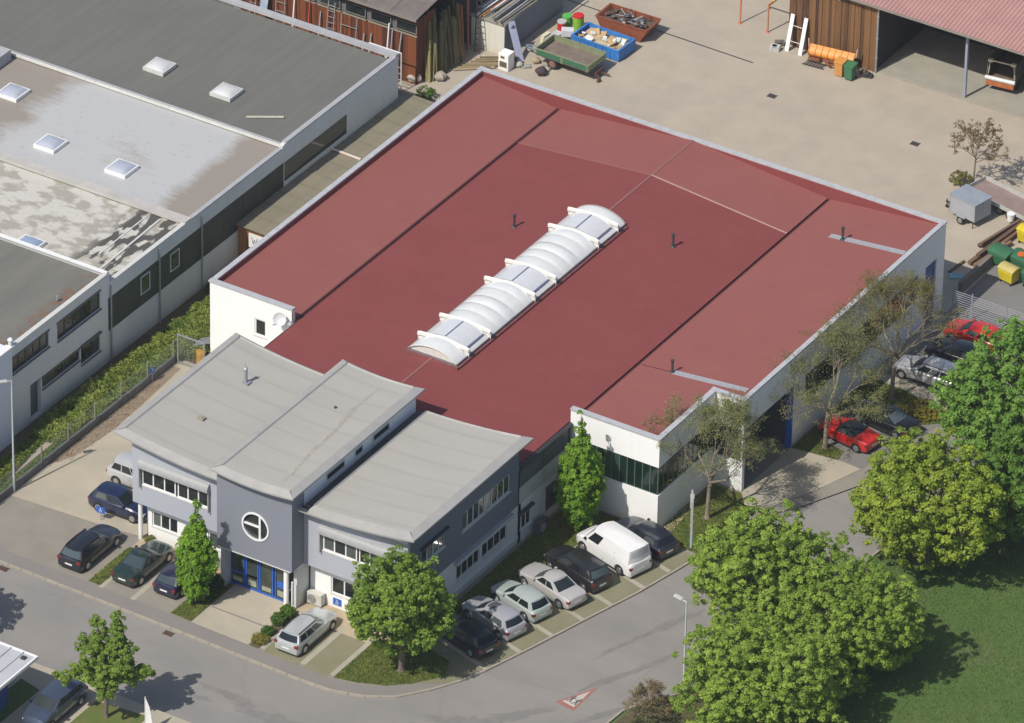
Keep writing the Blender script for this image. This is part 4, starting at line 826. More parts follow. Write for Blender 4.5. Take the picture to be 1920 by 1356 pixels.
for x, y, z, c in ((-54.1, 22.3, 6.12, PALED), (-48.3, 22.0, 6.12, PALED), (-60.6, 13.9, 6.02, SKD), (-54.5, 9.7, 6.02, SKD), (-48.6, 9.7, 6.02, SKD), (-48.3, -1.7, 5.9, simple('skylight_dome_blue', (.30, .38, .52), .15, .05, 2, coat=.6))): dome(x, y, z, 1.7, FRAME if c is not PALED else SILL, c)
mb = MB(); mb.box(-66.5, -63.4, 15.2, 17.6, 6.0, 6.9); mb.part('roof_box', LCOP, wh)
st = MB(); st.bar((-45.4, 20.1, 6.16), (-43.2, 21.5, 6.18), .2, .06); single(st, 'timber_batten', simple('pale_batten', (.5, .47, .38), .8, .2, 4), 'pale batten lying on the dark flat roof near its right edge', 'timber')
st = MB(); st.bar((-64.8, 27.6, 6.15), (-63.2, 29.6, 6.17), .14, .05); single(st, 'timber_batten', simple('pale_batten', (.5, .47, .38)), 'thin batten on the dark flat roof at the top edge', 'timber')

# fence line on the left: low wall, posts, wires
fe = thing('wire_fence', 'wire mesh fence on a low dark concrete wall along the weeds', 'fence', (-37.3, -10, 0))
for i in range(10):
    a = -22.5+i*2.2; mb = MB(); mb.box(-37.42, -37.22, a, a+2.17, -.02, .5+.01*(i % 2)); mb.part('wall_block', DCONC, fe)
for i in range(8):
    y = -22+i*3.05; mb = MB(); mb.box(-37.36, -37.28, y-.04, y+.04, .45, 1.75); mb.part('post', CONC, fe)
mb = MB()
for i in range(9): z = .55+i*.14; mb.bar((-37.32, -22.4, z), (-37.32, -.6, z), .008, .008)
for i in range(146): y = -22.4+i*.15; mb.bar((-37.32, y, .5), (-37.32, y, 1.7), .006, .006)
mb.part('wire_mesh', simple('fence_wire', (.20, .23, .19), .6, .1, 5), fe, kind='stuff')
gt = thing('mesh_gate', 'grey steel gate with a mesh panel between the fence and the white wall', 'gate', (-36, -.55, 0))
mb = MB()
for x in (-37.05, -34.95): mb.tube((x, -.55, 0), (x, -.55, 2.35), .055)
mb.bar((-37.05, -.55, 2.3), (-34.95, -.55, 2.3), .09, .09); mb.bar((-37.0, -.55, .15), (-34.95, -.55, .15), .06, .06); mb.part('gate_frame', GREYM, gt)
mb = MB()
for i in range(14): x = -36.95+i*.15; mb.bar((x, -.55, .15), (x, -.55, 2.3), .008, .008)
for i in range(14): z = .2+i*.15; mb.bar((-37, -.55, z), (-35, -.55, z), .008, .008)
mb.part('gate_mesh', GREYM, gt, kind='stuff')
mb = MB()
for i in range(4): mb.bar((-36.6, .6+i*.3, 1.0), (-35.1, 1.4+i*.3, 1.35), .08, .08)
single(mb, 'steel_rack', GREYM, 'stacked grey rails behind the mesh gate', 'rack')
mb = MB(); mb.tube((-35.75, .3, 0), (-35.75, .3, .95), .33, .33, 16); mb.tube((-35.75, .3, .95), (-35.75, .3, 1.0), .35, .3, 16); single(mb, 'plastic_drum', simple('amber_plastic', (.55, .29, .03), .5, .1, 3), 'amber plastic drum behind the mesh gate by the white wall', 'drum', smooth=40)
# lean-to with tan roof
lt = thing('lean_to_shed', 'low lean-to shed with a tan roof and plank front, between warehouse and hall', 'shed', (-38, 22, 0))
nrow = 16
for i in range(nrow):
    a, b = 12.3+i*21.2/nrow, 12.3+(i+1)*21.2/nrow
    if i == 8: continue
    for j, (xa, xb) in enumerate(((-41.6, -38.9), (-38.95, -36.1))):
        q = MB(); k = .02*(i % 2); q.prism([(xa, a), (xb, a), (xb, b+.04), (xa, b+.04)], lambda x, y: 3.0-(x+41.6)*.03-.05+k, lambda x, y: 3.0-(x+41.6)*.03+k+.006*j); q.part('roof_sheet', TANROOF, lt)
q = MB(); q.prism([(-41.6, 12.3+8*21.2/nrow), (-36.1, 12.3+8*21.2/nrow), (-36.1, 12.3+9*21.2/nrow+.04), (-41.6, 12.3+9*21.2/nrow+.04)], 2.9, 2.93); q.part('roof_sheet', TANROOF, lt)
q = MB(); q.bar((-41.6, 24.15, 3.08), (-38.6, 24.15, 3.0), .16, .08); q.part('flashing', simple('bright_pink_strip', (.75, .62, .55), .5, .1, 3), lt)
pm = MB().box(-.125, .125, -.02, .02, 0, 2.85).mesh('plank', wood('orange_brown_wood', (.22, .085, .025), (.36, .17, .06)))
for i in range(20): inst(pm, 'plank', lt, (-41.2+i*.26+38, 12.55-22+random.uniform(-.01, .01), 0))
q = MB(); q.box(-41.3, -41.2, 12.6, 33, 0, 2.9); q.box(-36.4, -36.3, 12.6, 33, 0, 2.75); q.part('wall', DCONC, lt)
bd = thing('notice_board', 'white notice board with a black W on the plank front of the lean-to shed', 'sign', (-39.3, 12.45, 2.0))
MB().box(-.75, .75, -.02, .02, -.55, .55).part('panel', FRAME, bd, local=True)
g = MB(); [g.bar((a, -.026, b), (c, -.026, d), .012, .07) for a, b, c, d in ((-.5, .32, -.38, -.2), (-.38, -.2, -.27, .15), (-.27, .15, -.16, -.2), (-.16, -.2, -.04, .32))]; g.part('letter', BLACKP, bd, local=True)

# ---------------- timber shed at the top ----------------
ts = thing('timber_shed', 'dark red-brown timber shed with a weathered corrugated roof and a band of small windows', 'shed', (-50, 41, 0))
REDWOOD = wood('red_brown_boards', (.055, .016, .008), (.215, .065, .022)); pm = MB().box(-.115, .115, -.02, .02, 0, 1).mesh('plank', REDWOOD)
for i in range(62):
    x = -43.75-i*.24; inst(pm, 'plank', ts, (x+50, 39.05-41+random.uniform(-.012, .012), 0), (0, 0, 0), (1, 1, 3.95 if x > -52.6 else 3.95))
for i in range(10): inst(pm, 'plank', ts, (-43.62+50, 39.2+i*.24-41, 0), (0, 0, R(90)), (1, 1, 5.2))
for i in range(62):
    x = -43.75-i*.24; inst(pm, 'plank', ts, (x+50, 39.07-41, 4.95), (0, 0, 0), (1, 1, .4))
q = MB(); q.box(-70, -43.65, 39.25, 39.4, 0, 5.3); q.box(-70, -43.7, 46, 46.2, 0, 6); q.part('wall_backing', DCONC, ts)
for i in range(7):
    a = -45.4-i*2.15; window(ts, 'S', 39.16, a, a+1.75, 4.05, 4.85, 1, frame=simple('grey_wood_frame', (.2, .19, .17)), fw=.07, sill=False, out=-.02)
    q = MB(); q.box(a-.12, a+1.87, 38.98, 39.02, 3.92, 4.02); q.part('rail', simple('pale_rail', (.33, .28, .2), .8), ts)
def corrugated(parent, x0, x1, y0, y1, z0, z1, m, per=.18, amp=.035, nm='roof', part_w=2.2):
    n_ = max(1, round((x1-x0)/part_w))
    for k in range(n_):
        a, b = x0+(x1-x0)*k/n_, x0+(x1-x0)*(k+1)/n_; q = MB(); c = int((b-a)/per*4); pv = None
        for i in range(c+1):
            x = a+(b-a)*i/c; h = amp*(1 if (i % 4) in (1, 2) else -1)*1.0
            cur = (x, h)
            if pv: q.quad((pv[0], y0, z0+pv[1]), (cur[0], y0, z0+cur[1]), (cur[0], y1, z1+cur[1]), (pv[0], y1, z1+pv[1]))
            pv = cur
        q.part(nm, m, parent)
    q = MB(); q.box(x0, x1, y0-.02, y0+.03, z0-.16, z0+.02); q.part('fascia', simple('weathered_fascia', (.25, .22, .19), .8), parent)
corrugated(ts, -70, -43.35, 38.55, 47, 5.6, 6.6, GREYROOF, nm='roof_sheet')
# ladders and frames leaning against the shed
def leaner(name, label, cat, x, h, w, n_r, m, lean=.5, grp=None, rot=0, y=38.95):
    t = thing(name, label, cat, (x, y, 0), rot, grp); q = MB()
    for s in (-1, 1): q.bar((s*w/2, -lean, 0), (s*w/2, 0, h), .05, .05)
    q.part('rail', m, t, local=True)
    for i in range(n_r): f = (i+.7)/(n_r+.4); r_ = MB(); r_.bar((-w/2, -lean*(1-f), h*f), (w/2, -lean*(1-f), h*f), .035, .035); r_.part('rung', m, t, local=True)
    return t
ALU = simple('bare_aluminium', (.46, .47, .50), .35, .1, 3, metallic=.3); WHT = FRAME
leaner('ladder', 'aluminium ladder behind the parapet, leftmost at the top edge', 'ladder', -58.6, 4.3, .5, 9, ALU, grp='ladders leaning on the timber shed'); leaner('ladder', 'narrow grey ladder leaning on the brown shed beside the blue and white board', 'ladder', -57.3, 4.6, .45, 10, ALU, grp='ladders leaning on the timber shed')
q = MB(); q.bar((-56.3, 38.5, 2.0), (-56.2, 38.9, 4.6), .6, .06); single(q, 'leaning_board', simple('blue_white_board', (.42, .52, .66), .5, .3, 2), 'blue and white board leaning upright behind the parapet at the top edge', 'board')
leaner('ladder', 'wide grey ladder leaning on the brown shed right of the blue and white board', 'ladder', -55.0, 4.4, .75, 6, ALU, grp='ladders leaning on the timber shed')
for i, (x, h, m, lb) in enumerate(((-53.9, 4.1, WHT, 'white pole leaning on the brown shed left of the red one'), (-52.6, 4.1, simple('red_white_pole', (.5, .07, .04)), 'red and white pole leaning on the brown shed'), (-51.7, 3.5, ALU, 'short grey pole right of the red and white pole'), (-48.0, 2.9, ALU, 'thin short pole right of the white trestle frame'), (-47.4, 3.1, ALU, 'thin grey pole between trestle frame and pale posts'), (-45.9, 4.4, WHT, 'tall pale post leaning on the brown shed'), (-45.6, 4.1, ALU, 'grey post leaning just right of the tall pale post'), (-45.05, 3.9, ALU, 'leaning thin pole nearest the corner railing'))):
    q = MB(); q.bar((x+.05, 38.45, .2), (x+(.25 if i == 7 else .05), 38.95, h), .09, .09); single(q, 'leaning_pole', m, lb, 'pole', 'poles leaning on the timber shed')
leaner('ladder', 'grey double ladder leaning on the brown shed next to the trestle frame', 'ladder', -50.7, 4.6, .55, 10, ALU, grp='ladders leaning on the timber shed')
leaner('trestle_frame', 'white and grey trestle frame leaning on the brown shed', 'frame', -49.2, 3.9, 1.3, 3, ALU)
fr = thing('railing_frame', 'white tubular railing frame standing at the corner of the brown shed', 'railing', (-45.3, 37.6, 0)); q = MB()
for x in (-1.35, 0, 1.35): q.tube((x, 0, .0 if x > 1 else 1.2), (x, 0, 3.2), .045)
q.tube((-1.35, 0, 3.2), (1.35, 0, 3.2), .045); q.part('frame', WHT, fr, local=True)
q = MB(); [q.tube((.45, 0, z), (1.35, 0, z), .03) for z in (.5, 1.0, 1.5, 2.0)]; q.part('rung', ALU, fr, local=True)
q = MB(); q.tube((0, 0, .45), (1.2, 0, .4), .1); q.tube((1.2, 0, .4), (1.35, 0, .1), .1); single(q, 'drain_pipe', WHT, 'white bent plastic pipe on the ground under the railing frame', 'pipe', None, (-45.3, 37.4, 0))
# open timber store with leaning planks
op = thing('timber_store', 'open dark timber store full of leaning planks between the brown shed and the white block', 'shed', (-44, 44, 0))
q = MB(); q.box(-47.6, -47.4, 39.9, 54, 0, 5.5); q.box(-47.4, -43.8, 53.9, 54.1, 0, 5.2); q.part('wall', simple('dark_store_wall', (.03, .03, .035), .9), op)
q = MB(); q.prism([(-47.6, 44.0), (-44.6, 44.0), (-44.6, 56), (-47.6, 56)], 5.5, 5.6); q.part('roof', DARKM, op)
for (x, y) in ((-44.4, 41.6), (-44.4, 45.0), (-44.3, 48.5)):
    q = MB(); q.box(x-.1, x+.1, y-.1, y+.1, 0, 5.4); q.part('post', wood('old_post', (.06, .055, .04), (.14, .12, .07)), op)
OLDP = wood('weathered_plank', (.075, .065, .035), (.24, .20, .11)); GREENP = wood('mossy_plank', (.11, .10, .035), (.26, .23, .10)); LP = wood('pale_plank', (.22, .16, .09), (.36, .28, .17)); OP = wood('reddish_plank', (.35, .12, .06), (.5, .22, .12))
for i in range(48):
    f = i/47; x = -43.05+random.uniform(-.25, .15)+.35*f; y = 39.9+4.1*f+random.uniform(-.1, .1); h = random.uniform(2.8, 4.4) if i > 9 else random.uniform(4.4, 5.3)
    m = GREENP if i < 10 else random.choice([OLDP, OLDP, LP, GREENP]); m = OP if i in (45, 46) else m
    q = MB(); q.bar((x, y, 0), (x-random.uniform(.35, 1.0), y+random.uniform(.3, 1.0), h), random.uniform(.14, .28), .05)
    single(q, 'leaning_plank', m, 'tall mossy plank leaning in the open timber store beside the brown shed' if i < 10 else ('reddish plank leaning by the white block storage' if i in (45, 46) else 'old plank leaning in the open timber store between the shed and the white block'), 'plank', 'planks leaning in the timber store')
for i in range(7):
    q = MB(); y = 42.2+i*.35; q.bar((-42.5+.15*i, y, .1+.05*i), (-40.2+.15*i, y+1.8+random.uniform(-.3, .3), .1+.05*i), .2, .05); single(q, 'plank', random.choice([OLDP, LP]), 'loose plank lying on the ground behind the hall corner', 'plank', 'planks lying behind the hall corner')
# white block storage with pipes on top
for i, (x, y, s, c, lb) in enumerate(((-40.3, 44.9, .22, (.35, .06, .04), 'small red canister between the white appliance and the steel plank'), (-38.5, 45.6, .35, (.33, .32, .28), 'flat grey slab on the ground near the steel plank'), (-37.4, 46.2, .3, (.30, .29, .26), 'grey sheet lying by the green trailer wheel'), (-40.4, 43.3, .3, (.10, .09, .08), 'dark offcut pile behind the hall parapet corner'), (-41.4, 44.5, .3, (.55, .5, .4), 'pale crate in front of the white block'), (-43.0, 43.2, .4, (.16, .13, .09), 'brown log heap at the foot of the leaning planks'), (-44.5, 37.0, .3, (.12, .13, .10), 'dark box beside the white bent pipe'), (-36.9, 46.0, .18, (.5, .45, .35), 'small tan lump under the green trailer'))):
    q = MB(); q.box(-s, s, -s*.7, s*.7, 0, s*(.25 if i in (1, 2) else 1)); q.box(-s*.6, s*.8, -s*.9, s*.4, s*(.25 if i in (1, 2) else 1), s*1.3 if i not in (1, 2) else s*.35); single(q, 'scrap_heap', simple('clutter_%d' % i, c, .85, .3, 5), lb, 'scrap', None, (x, y, 0), i*.7, bevel=.03)
wb = thing('storage_block', 'white rendered block storage building with long pipes stored on its flat top', 'outbuilding', (-42, 50, 0))
q = MB(); q.box(-43.4, -40.62, 46.0, 53.88, 0, 2.45); q.part('wall', streaked('cream_render', (.68, .66, .58), (.4, .38, .3), .4), wb); q = MB(); q.box(-40.62, -40.58, 46.02, 53.9, 0, 2.44); q.part('side_wall', streaked('shaded_cream_render', (.20, .215, .25), (.14, .14, .15), .4), wb)  # side wall coloured darker than the front to paint in its shade
q = MB(); q.box(-43.5, -40.5, 45.9, 46.05, 2.45, 2.62); q.box(-40.65, -40.5, 46.05, 54, 2.45, 2.62); q.box(-43.4, -40.65, 46.05, 53.9, 2.45, 2.5); q.part('roof', SLABC, wb)
for i in range(11):
    x = -43.3+i*.26; q = MB(); L = random.uniform(5, 9); y = 46.2+random.uniform(-.6, .9); z = 2.75+.04*(i % 3); q.bar((x, y, z), (x+random.uniform(.1, .5), y+L, z+random.uniform(-.02, .1)), .1, .1)
    single(q, 'stored_pipe', (WHT if i in (1, 2, 4) else (simple('orange_pipe', (.62, .22, .06)) if i == 3 else random.choice([ALU, DARKM, CONC]))), 'white pipe stored on top of the white block' if i in (1, 2, 4) else ('orange pipe stored on top of the white block' if i == 3 else 'dark or grey pipe stored on top of the white block'), 'pipe', 'pipes stored on the block')
q = MB(); q.bar((-42.6, 45.2, 0), (-42.9, 45.95, 4.6), .06, .06); q.bar((-42.2, 45.2, 0), (-42.5, 45.95, 4.6), .06, .06); [q.bar((-42.6-.3*f, 45.2+.75*f, 4.6*f), (-42.2-.3*f, 45.2+.75*f, 4.6*f), .04, .04) for f in [i/11+.05 for i in range(11)]]
single(q, 'ladder', DARKM, 'dark ladder leaning against the front of the white block', 'ladder', 'ladders leaning on the white block')
q = MB(); q.bar((-43.2, 45.3, 0), (-43.7, 45.9, 4.9), .1, .1); single(q, 'leaning_pole', simple('orange_beam', (.60, .20, .10)), 'orange red pole leaning at the left corner of the white block', 'pole')
# loose things between block and hall
wm = thing('washing_machine', 'white box-shaped appliance standing behind the roof corner of the hall', 'appliance', (-39.55, 44.6, 0)); MB().box(-.42, .42, -.42, .42, 0, 1.35).part('casing', WHITE, wm, local=True, bevel=.03); q = MB(); q.box(-.22, .1, -.435, -.42, 1.0, 1.18); q.box(-.3, .3, -.435, -.42, .3, .75); q.part('opening', simple('dark_opening', (.12, .10, .07)), wm, local=True)
q = MB(); q.bar((-39.2, 46.0, 0), (-40.45, 46.6, 2.6), .55, .06); sl = single(q, 'steel_plank', simple('lilac_grey_steel', (.40, .43, .56), .5), 'lilac grey steel plank with a round hole leaning on the side of the white block', 'steel plank')
q = MB(); q.tube((-.02, 0, 0), (.02, 0, 0), .16, .16, 14); hl = q.part('hole', BLACKP, sl, local=True); hl.location = (-40.24, 46.5, 2.28); hl.rotation_euler = (0, R(25), 0)
for i, (x, y, r_, c, lb) in enumerate(((-38.9, 45.3, .28, (.45, .43, .38), 'pale boulder behind the hall parapet'), (-44.0, 39.4, .55, (.46, .42, .37), 'large pale stone in front of the leaning planks'), (-38.2, 46.4, .3, (.4, .33, .2), 'yellowish sack near the green trailer drawbar'), (-37.0, 45.2, .42, (.07, .045, .06), 'dark purple bundle on the yard near the green trailer'), (-39.5, 47.6, .25, (.5, .5, .48), 'grey bucket near the foot of the steel plank'), (-42.6, 40.6, .45, (.38, .34, .28), 'pale rubble heap by the corner of the hall'))):
    q = MB(); q.grid(lambda u, v: (r_*math.sin(math.pi*v)*math.cos(2*math.pi*u)*(1+.2*math.sin(5*u*6.283+i)), r_*math.sin(math.pi*v)*math.sin(2*math.pi*u)*(1+.15*math.cos(4*u*6.283)), r_*.75+r_*.75*math.cos(math.pi*v)*(1+.1*math.sin(9*u))), 12, 7)
    single(q, 'stone' if i in (0, 1, 5) else 'sack', simple('lump_%d' % i, c, .9, .25, 4, bump=.5), lb, 'stone' if i in (0, 1, 5) else 'bundle', None, (x, y, 0), smooth=40)
q = MB(); q.tube((0, 0, 0), (0, 0, .45), .16, .13, 10); q.tube((0, 0, .45), (0, 0, .62), .1, .05, 10); single(q, 'gas_bottle', simple('bottle_red', (.4, .04, .03), .4), 'small red gas bottle at the corner of the white block', 'bottle', None, (-39.7, 46.0, 0), smooth=40)

# ---------------- barn on the right ----------------
barn = thing('timber_barn', 'brown plank barn with an open bay and pink corrugated roof at the top right', 'barn', (-12, 65, 0))
BW = wood('brown_barn_boards', (.030, .014, .010), (.20, .100, .038)); pm = MB().box(-.13, .13, -.025, .025, 0, 5.75).mesh('plank', BW)
for i in range(27): inst(pm, 'plank', barn, (-24.4+i*.265+12, 58.75-65+random.choice((0, 0, .03, -.03, .05)), 0), (0, 0, random.uniform(-.03, .03)))
for i in range(24): inst(pm, 'plank', barn, (-24.55+12, 58.9+i*.265-65, 0), (0, 0, R(90)))
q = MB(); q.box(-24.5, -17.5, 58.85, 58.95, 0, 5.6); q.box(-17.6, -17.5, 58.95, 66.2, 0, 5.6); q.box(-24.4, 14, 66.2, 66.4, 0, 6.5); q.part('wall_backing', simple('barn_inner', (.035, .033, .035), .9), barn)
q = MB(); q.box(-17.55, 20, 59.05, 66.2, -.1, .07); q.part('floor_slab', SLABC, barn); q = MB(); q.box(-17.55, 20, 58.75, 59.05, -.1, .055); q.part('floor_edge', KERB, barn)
for x in (-10.3, -.8): q = MB(); q.box(x-.09, x+.09, 59.05, 59.25, .07, 5.55); q.part('post', simple('post_blue_grey', (.27, .31, .36), .5), barn)
q = MB(); q.tube((-17.3, 58.7, .05), (-17.3, 58.7, 5.5), .075, .075, 10); [q.tube((-17.3, 58.7, z), (-17.3, 58.7, z+.08), .11, .11, 10) for z in (1.2, 2.8, 4.6)]; q.part('downpipe', GREYM, barn, smooth=40)
corrugated(barn, -25, 16, 58.2, 67, 5.72, 7.5, PINKROOF, per=.30, amp=.04, nm='roof_sheet')
q = MB(); q.box(.0, .22, -.12, 0, 5.0, 5.3); q.part('lamp', GREYM, barn, local=True).location = (-20.6+12, 58.7-65, 0)
# truck backed into the bay
tk = thing('tipper_truck', 'old tipper truck parked in the open barn bay with its rear body facing out', 'truck', (-8.55, 61.2, .07), R(8))
TB = simple('truck_body_dark', (.09, .095, .085), .6, .3, 2)
q = MB(); q.box(-1.1, -1.02, 0, 4.4, .9, 2.3); q.box(1.02, 1.1, 0, 4.4, .9, 2.3); q.box(-1.1, 1.1, 4.32, 4.4, .9, 2.3); q.part('side_board', TB, tk, local=True)
q = MB(); q.box(-1.02, 1.02, .1, 4.3, .85, .95); q.part('bed', simple('bed_brown', (.16, .12, .08), .9, .3, 2), tk, local=True)
q = MB(); q.tube((-1.12, -.12, 1.05), (1.12, -.12, 1.05), .16, .16, 12); q.part('rear_roll', simple('pale_metal', (.62, .62, .62), .35), tk, local=True, smooth=40)
q = MB(); q.box(-1.05, 1.05, -.2, -.05, .5, .9); q.part('rear_bumper', simple('rusty_orange', (.42, .13, .04), .7, .3, 3), tk, local=True)
q = MB(); q.tube((-.8, .1, 2.35), (.8, .1, 2.35), .06); q.box(-1.05, -.7, 0, .25, 2.25, 2.45); q.box(.7, 1.05, 0, .25, 2.25, 2.45); q.bar((-.9, .1, 2.3), (-1.0, .1, 1.2), .06, .06); q.bar((.9, .1, 2.3), (1.0, .1, 1.2), .06, .06); q.part('rear_frame', simple('cream_paint', (.58, .53, .38), .5), tk, local=True)
q = MB(); q.box(-1.0, 1.0, 4.6, 5.6, .6, 2.6); q.part('cab', TB, tk, local=True, bevel=.08)
for x in (-.85, .85):
    for y in (.9, 4.9): q = MB(); q.tube((x-.14, y, .42), (x+.14, y, .42), .42, .42, 16); q.part('wheel', RUBBER, tk, local=True)
# snow plough
sp = thing('snow_plough', 'orange snow plough blade standing against the plank barn', 'snow plough', (-20.45, 58.1, 0), R(8))
OR = simple('plough_orange', (.72, .28, .045), .5, .12, 2)
q = MB(); q.grid(lambda u, v: (-1.75+3.5*u, -.28+.42*math.sin(math.pi*v*1.05)*-1+.1, .35+1.0*v), 14, 10); q.part('blade', OR, sp, local=True, smooth=60)
for i in range(8):
    q = MB(); x = -1.7+i*.486; q.grid(lambda u, v: (x-.025+.05*u, -.30+.42*math.sin(math.pi*v*1.05)*-1+.08, .36+1.0*v), 1, 10); q.part('rib', simple('plough_orange_deep', (.50, .17, .03)), sp, local=True)
q = MB(); q.box(-1.75, -.9, -.45, -.1, .18, .4); q.box(.9, 1.75, -.45, -.1, .14, .36); q.bar((-.6, -.4, .4), (0, -.8, .3), .12, .12); q.bar((.6, -.4, .4), (0, -.8, .3), .12, .12); q.bar((-.5, -.5, .5), (.5, -.5, .5), .14, .14); q.part('push_frame', simple('plough_rust', (.25, .09, .04), .8, .3, 4), sp, local=True)
for x in (-1.8, 1.8): q = MB(); q.bar((x, -.2, 1.1), (x*1.04, -.15, 1.75), .06, .1); q.part('marker_flag', simple('marker_pale', (.6, .45, .4)), sp, local=True)
q = MB(); [q.bar((-1.0+i*.22, -.3, .1), (-.8+i*.22, .3, .12), .05, .05) for i in range(7)]; q.bar((-1.1, -.3, .12), (.6, -.3, .12), .05, .05); q.bar((-1.0, .3, .12), (.6, .3, .12), .05, .05); single(q, 'steel_grating', DARKM, 'grey steel grating lying on the ground in front of the snow plough', 'grating', None, (-21.2, 57.2, 0), R(5))
def wheelie(loc, rz, c, label, grp, s=1.0):
    t = thing('wheeled_bin', label, 'wheeled bin', loc, rz, grp); m = simple('bin_%g_%g_%g' % c, c, .5, .12, 3); q = MB()
    q.v += [(-.25*s, -.27*s, .08), (.25*s, -.27*s, .08), (.25*s, .25*s, .08), (-.25*s, .25*s, .08), (-.3*s, -.34*s, 1.0*s), (.3*s, -.34*s, 1.0*s), (.3*s, .34*s, 1.0*s), (-.3*s, .34*s, 1.0*s)]
    for f in ((0, 3, 2, 1), (4, 5, 6, 7), (0, 1, 5, 4), (1, 2, 6, 5), (2, 3, 7, 6), (3, 0, 4, 7)): q.f.append(f); q.mi.append(0)
    q.part('body', m, t, local=True, bevel=.02)
    q = MB(); q.prism([(-.33*s, -.38*s), (.33*s, -.38*s), (.33*s, .36*s), (-.33*s, .36*s)], 1.0*s, lambda x, y: 1.04*s+(y+.38*s)*.12); q.part('lid', m, t, local=True, bevel=.02)
    for x in (-.27, .27): q = MB(); q.tube((x*s-.03, .28*s, .1), (x*s+.03, .28*s, .1), .1*s, .1*s, 12); q.part('wheel', RUBBER, t, local=True)
wheelie((-19.25, 57.05, 0), 0, (.60, .28, .07), 'orange wheeled bin in front of the snow plough', 'wheeled bins by the barn', 1.15); wheelie((-18.4, 56.95, 0), 0, (.05, .17, .08), 'green wheeled bin right of the orange one by the barn', 'wheeled bins by the barn', 1.15)
wl = leaner('white_frame', 'broad white H-shaped frame leaning against the left end of the plank barn', 'frame', -23.6, 2.7, 1.0, 2, WHT, .75, y=58.6)
for ch in wl.children:
    if ch.name.startswith('rail'):
        q = MB(); [q.bar((s*.55, -.75, 0), (s*.55, 0, 2.7), .3, .08) for s in (-1, 1)]; ch.data = q.mesh('rail', WHT)
PK = simple('salmon_paint', (.60, .20, .11), .6, .15, 3)
sf = thing('stacking_rack', 'salmon orange steel rack standing at the left end of the plank barn', 'rack', (-27.8, 59.4, 0))
for x in (-1.15, 1.15): q = MB(); q.box(x-.05, x+.05, -.05, .05, 0, 2.3); q.box(x-.14, x+.14, -.14, .14, 0, .04); q.bar((x, 0, 2.3), (x+.3, 1.2, 2.5), .09, .09); q.part('upright', PK, sf, local=True)
q = MB(); q.bar((1.15, .1, 2.25), (1.5, 1.4, 2.6), .14, .14); q.bar((-1.15, 1.2, 2.5), (1.5, 1.2, 2.5), .1, .1); q.part('beam', simple('rack_yellow', (.65, .45, .08)), sf, local=True)
for i, (x, y, a) in enumerate(((-17.9, 58.2, 0), (-17.5, 57.9, .3), (-25.0, 58.3, .6), (-24.9, 57.5, .2))):
    q = MB(); q.box(-.35, .35, -.22, .22, 0, .18+.08*i); q.box(-.2, .15, -.3, .1, .18+.08*i, .4); single(q, 'scrap_heap', simple('scrap_%d' % i, ((.2, .14, .09), (.05, .05, .05), (.16, .13, .11), (.5, .5, .48))[i], .9, .3, 5), ('small stack of boards at the barn corner by the downpipe', 'dark tyre-like scrap at the barn corner', 'scrap leaning at the left end of the barn', 'pale scrap at the left end of the barn')[i], 'scrap', None, (x, y, 0), a, bevel=.04)
# ---------------- trailers, skips, containers in the yard ----------------
def wheel_parts(t, x, y, r=.33, w=.2, axis='y', rim=RIM):
    s = 1 if y > 0 else -1; q = MB(); q.tube((x, y-w/2, r), (x, y+w/2, r), r, r, 22)
    wo_ = q.part('wheel', RUBBER, t, local=True, smooth=40); q = MB(); q.tube((x, y+s*(w/2-.02), r), (x, y+s*(w/2+.012), r), r*.66, r*.6, 18); q.tube((x, y+s*w/2, r), (x, y+s*(w/2+.03), r), r*.16, r*.13, 10)
    rm = q.mesh('rim', rim, (0, 0, 0), 40); o = bpy.data.objects.new('rim', rm); COL.objects.link(o); o.parent = wo_; return wo_
gtb = thing('tipping_trailer', 'green farm trailer with an empty brown load bed', 'trailer', (-35.85, 47.35, 0), R(-1)); GP = simple('green_trailer_paint', (.045, .15, .085), .5, .2, 3); GE = simple('olive_edge', (.23, .26, .15), .6, .2, 3)
q = MB(); q.box(-2.2, 2.2, -1.15, 1.15, .8, .9); q.part('bed', simple('trailer_bed_brown', (.20, .155, .125), .85, .3, 1.5), gtb, local=True)
for a in ((-2.2, 0), (.02, 2.2)): q = MB(); q.box(a[0], a[1], -1.2, -1.15, .9, 1.32); q.part('side_panel', GP, gtb, local=True); q = MB(); q.box(a[0], a[1], -1.22, -1.13, 1.32, 1.38); q.box(a[0], a[0]+.08, -1.23, -1.15, .82, 1.34); q.box(a[1]-.1, a[1]-.01, -1.23, -1.15, .82, 1.34); q.part('edge_rail', GE, gtb, local=True)
q = MB(); q.box(-2.2, 2.2, 1.15, 1.2, .9, 1.32); q.box(-2.25, -2.2, -1.15, 1.15, .9, 1.32); q.box(2.2, 2.25, -1.15, 1.15, .9, 1.32); q.box(-2.2, 2.2, 1.13, 1.22, 1.32, 1.38); q.box(-2.27, -2.18, -1.13, 1.13, 1.32, 1.38); q.box(2.18, 2.27, -1.13, 1.13, 1.32, 1.38); q.part('board', GE, gtb, local=True)
for x, y in ((-.9, -.95), (-.9, .95)): wheel_parts(gtb, x, y, .42, .26, rim=simple('rusty_rim', (.25, .13, .09)))
q = MB(); q.bar((-2.2, -.5, .6), (-3.9, -.1, .55), .07, .07); q.bar((-2.2, .5, .6), (-3.9, .0, .55), .07, .07); q.part('drawbar', simple('steel_blue', (.2, .27, .35)), gtb, local=True)
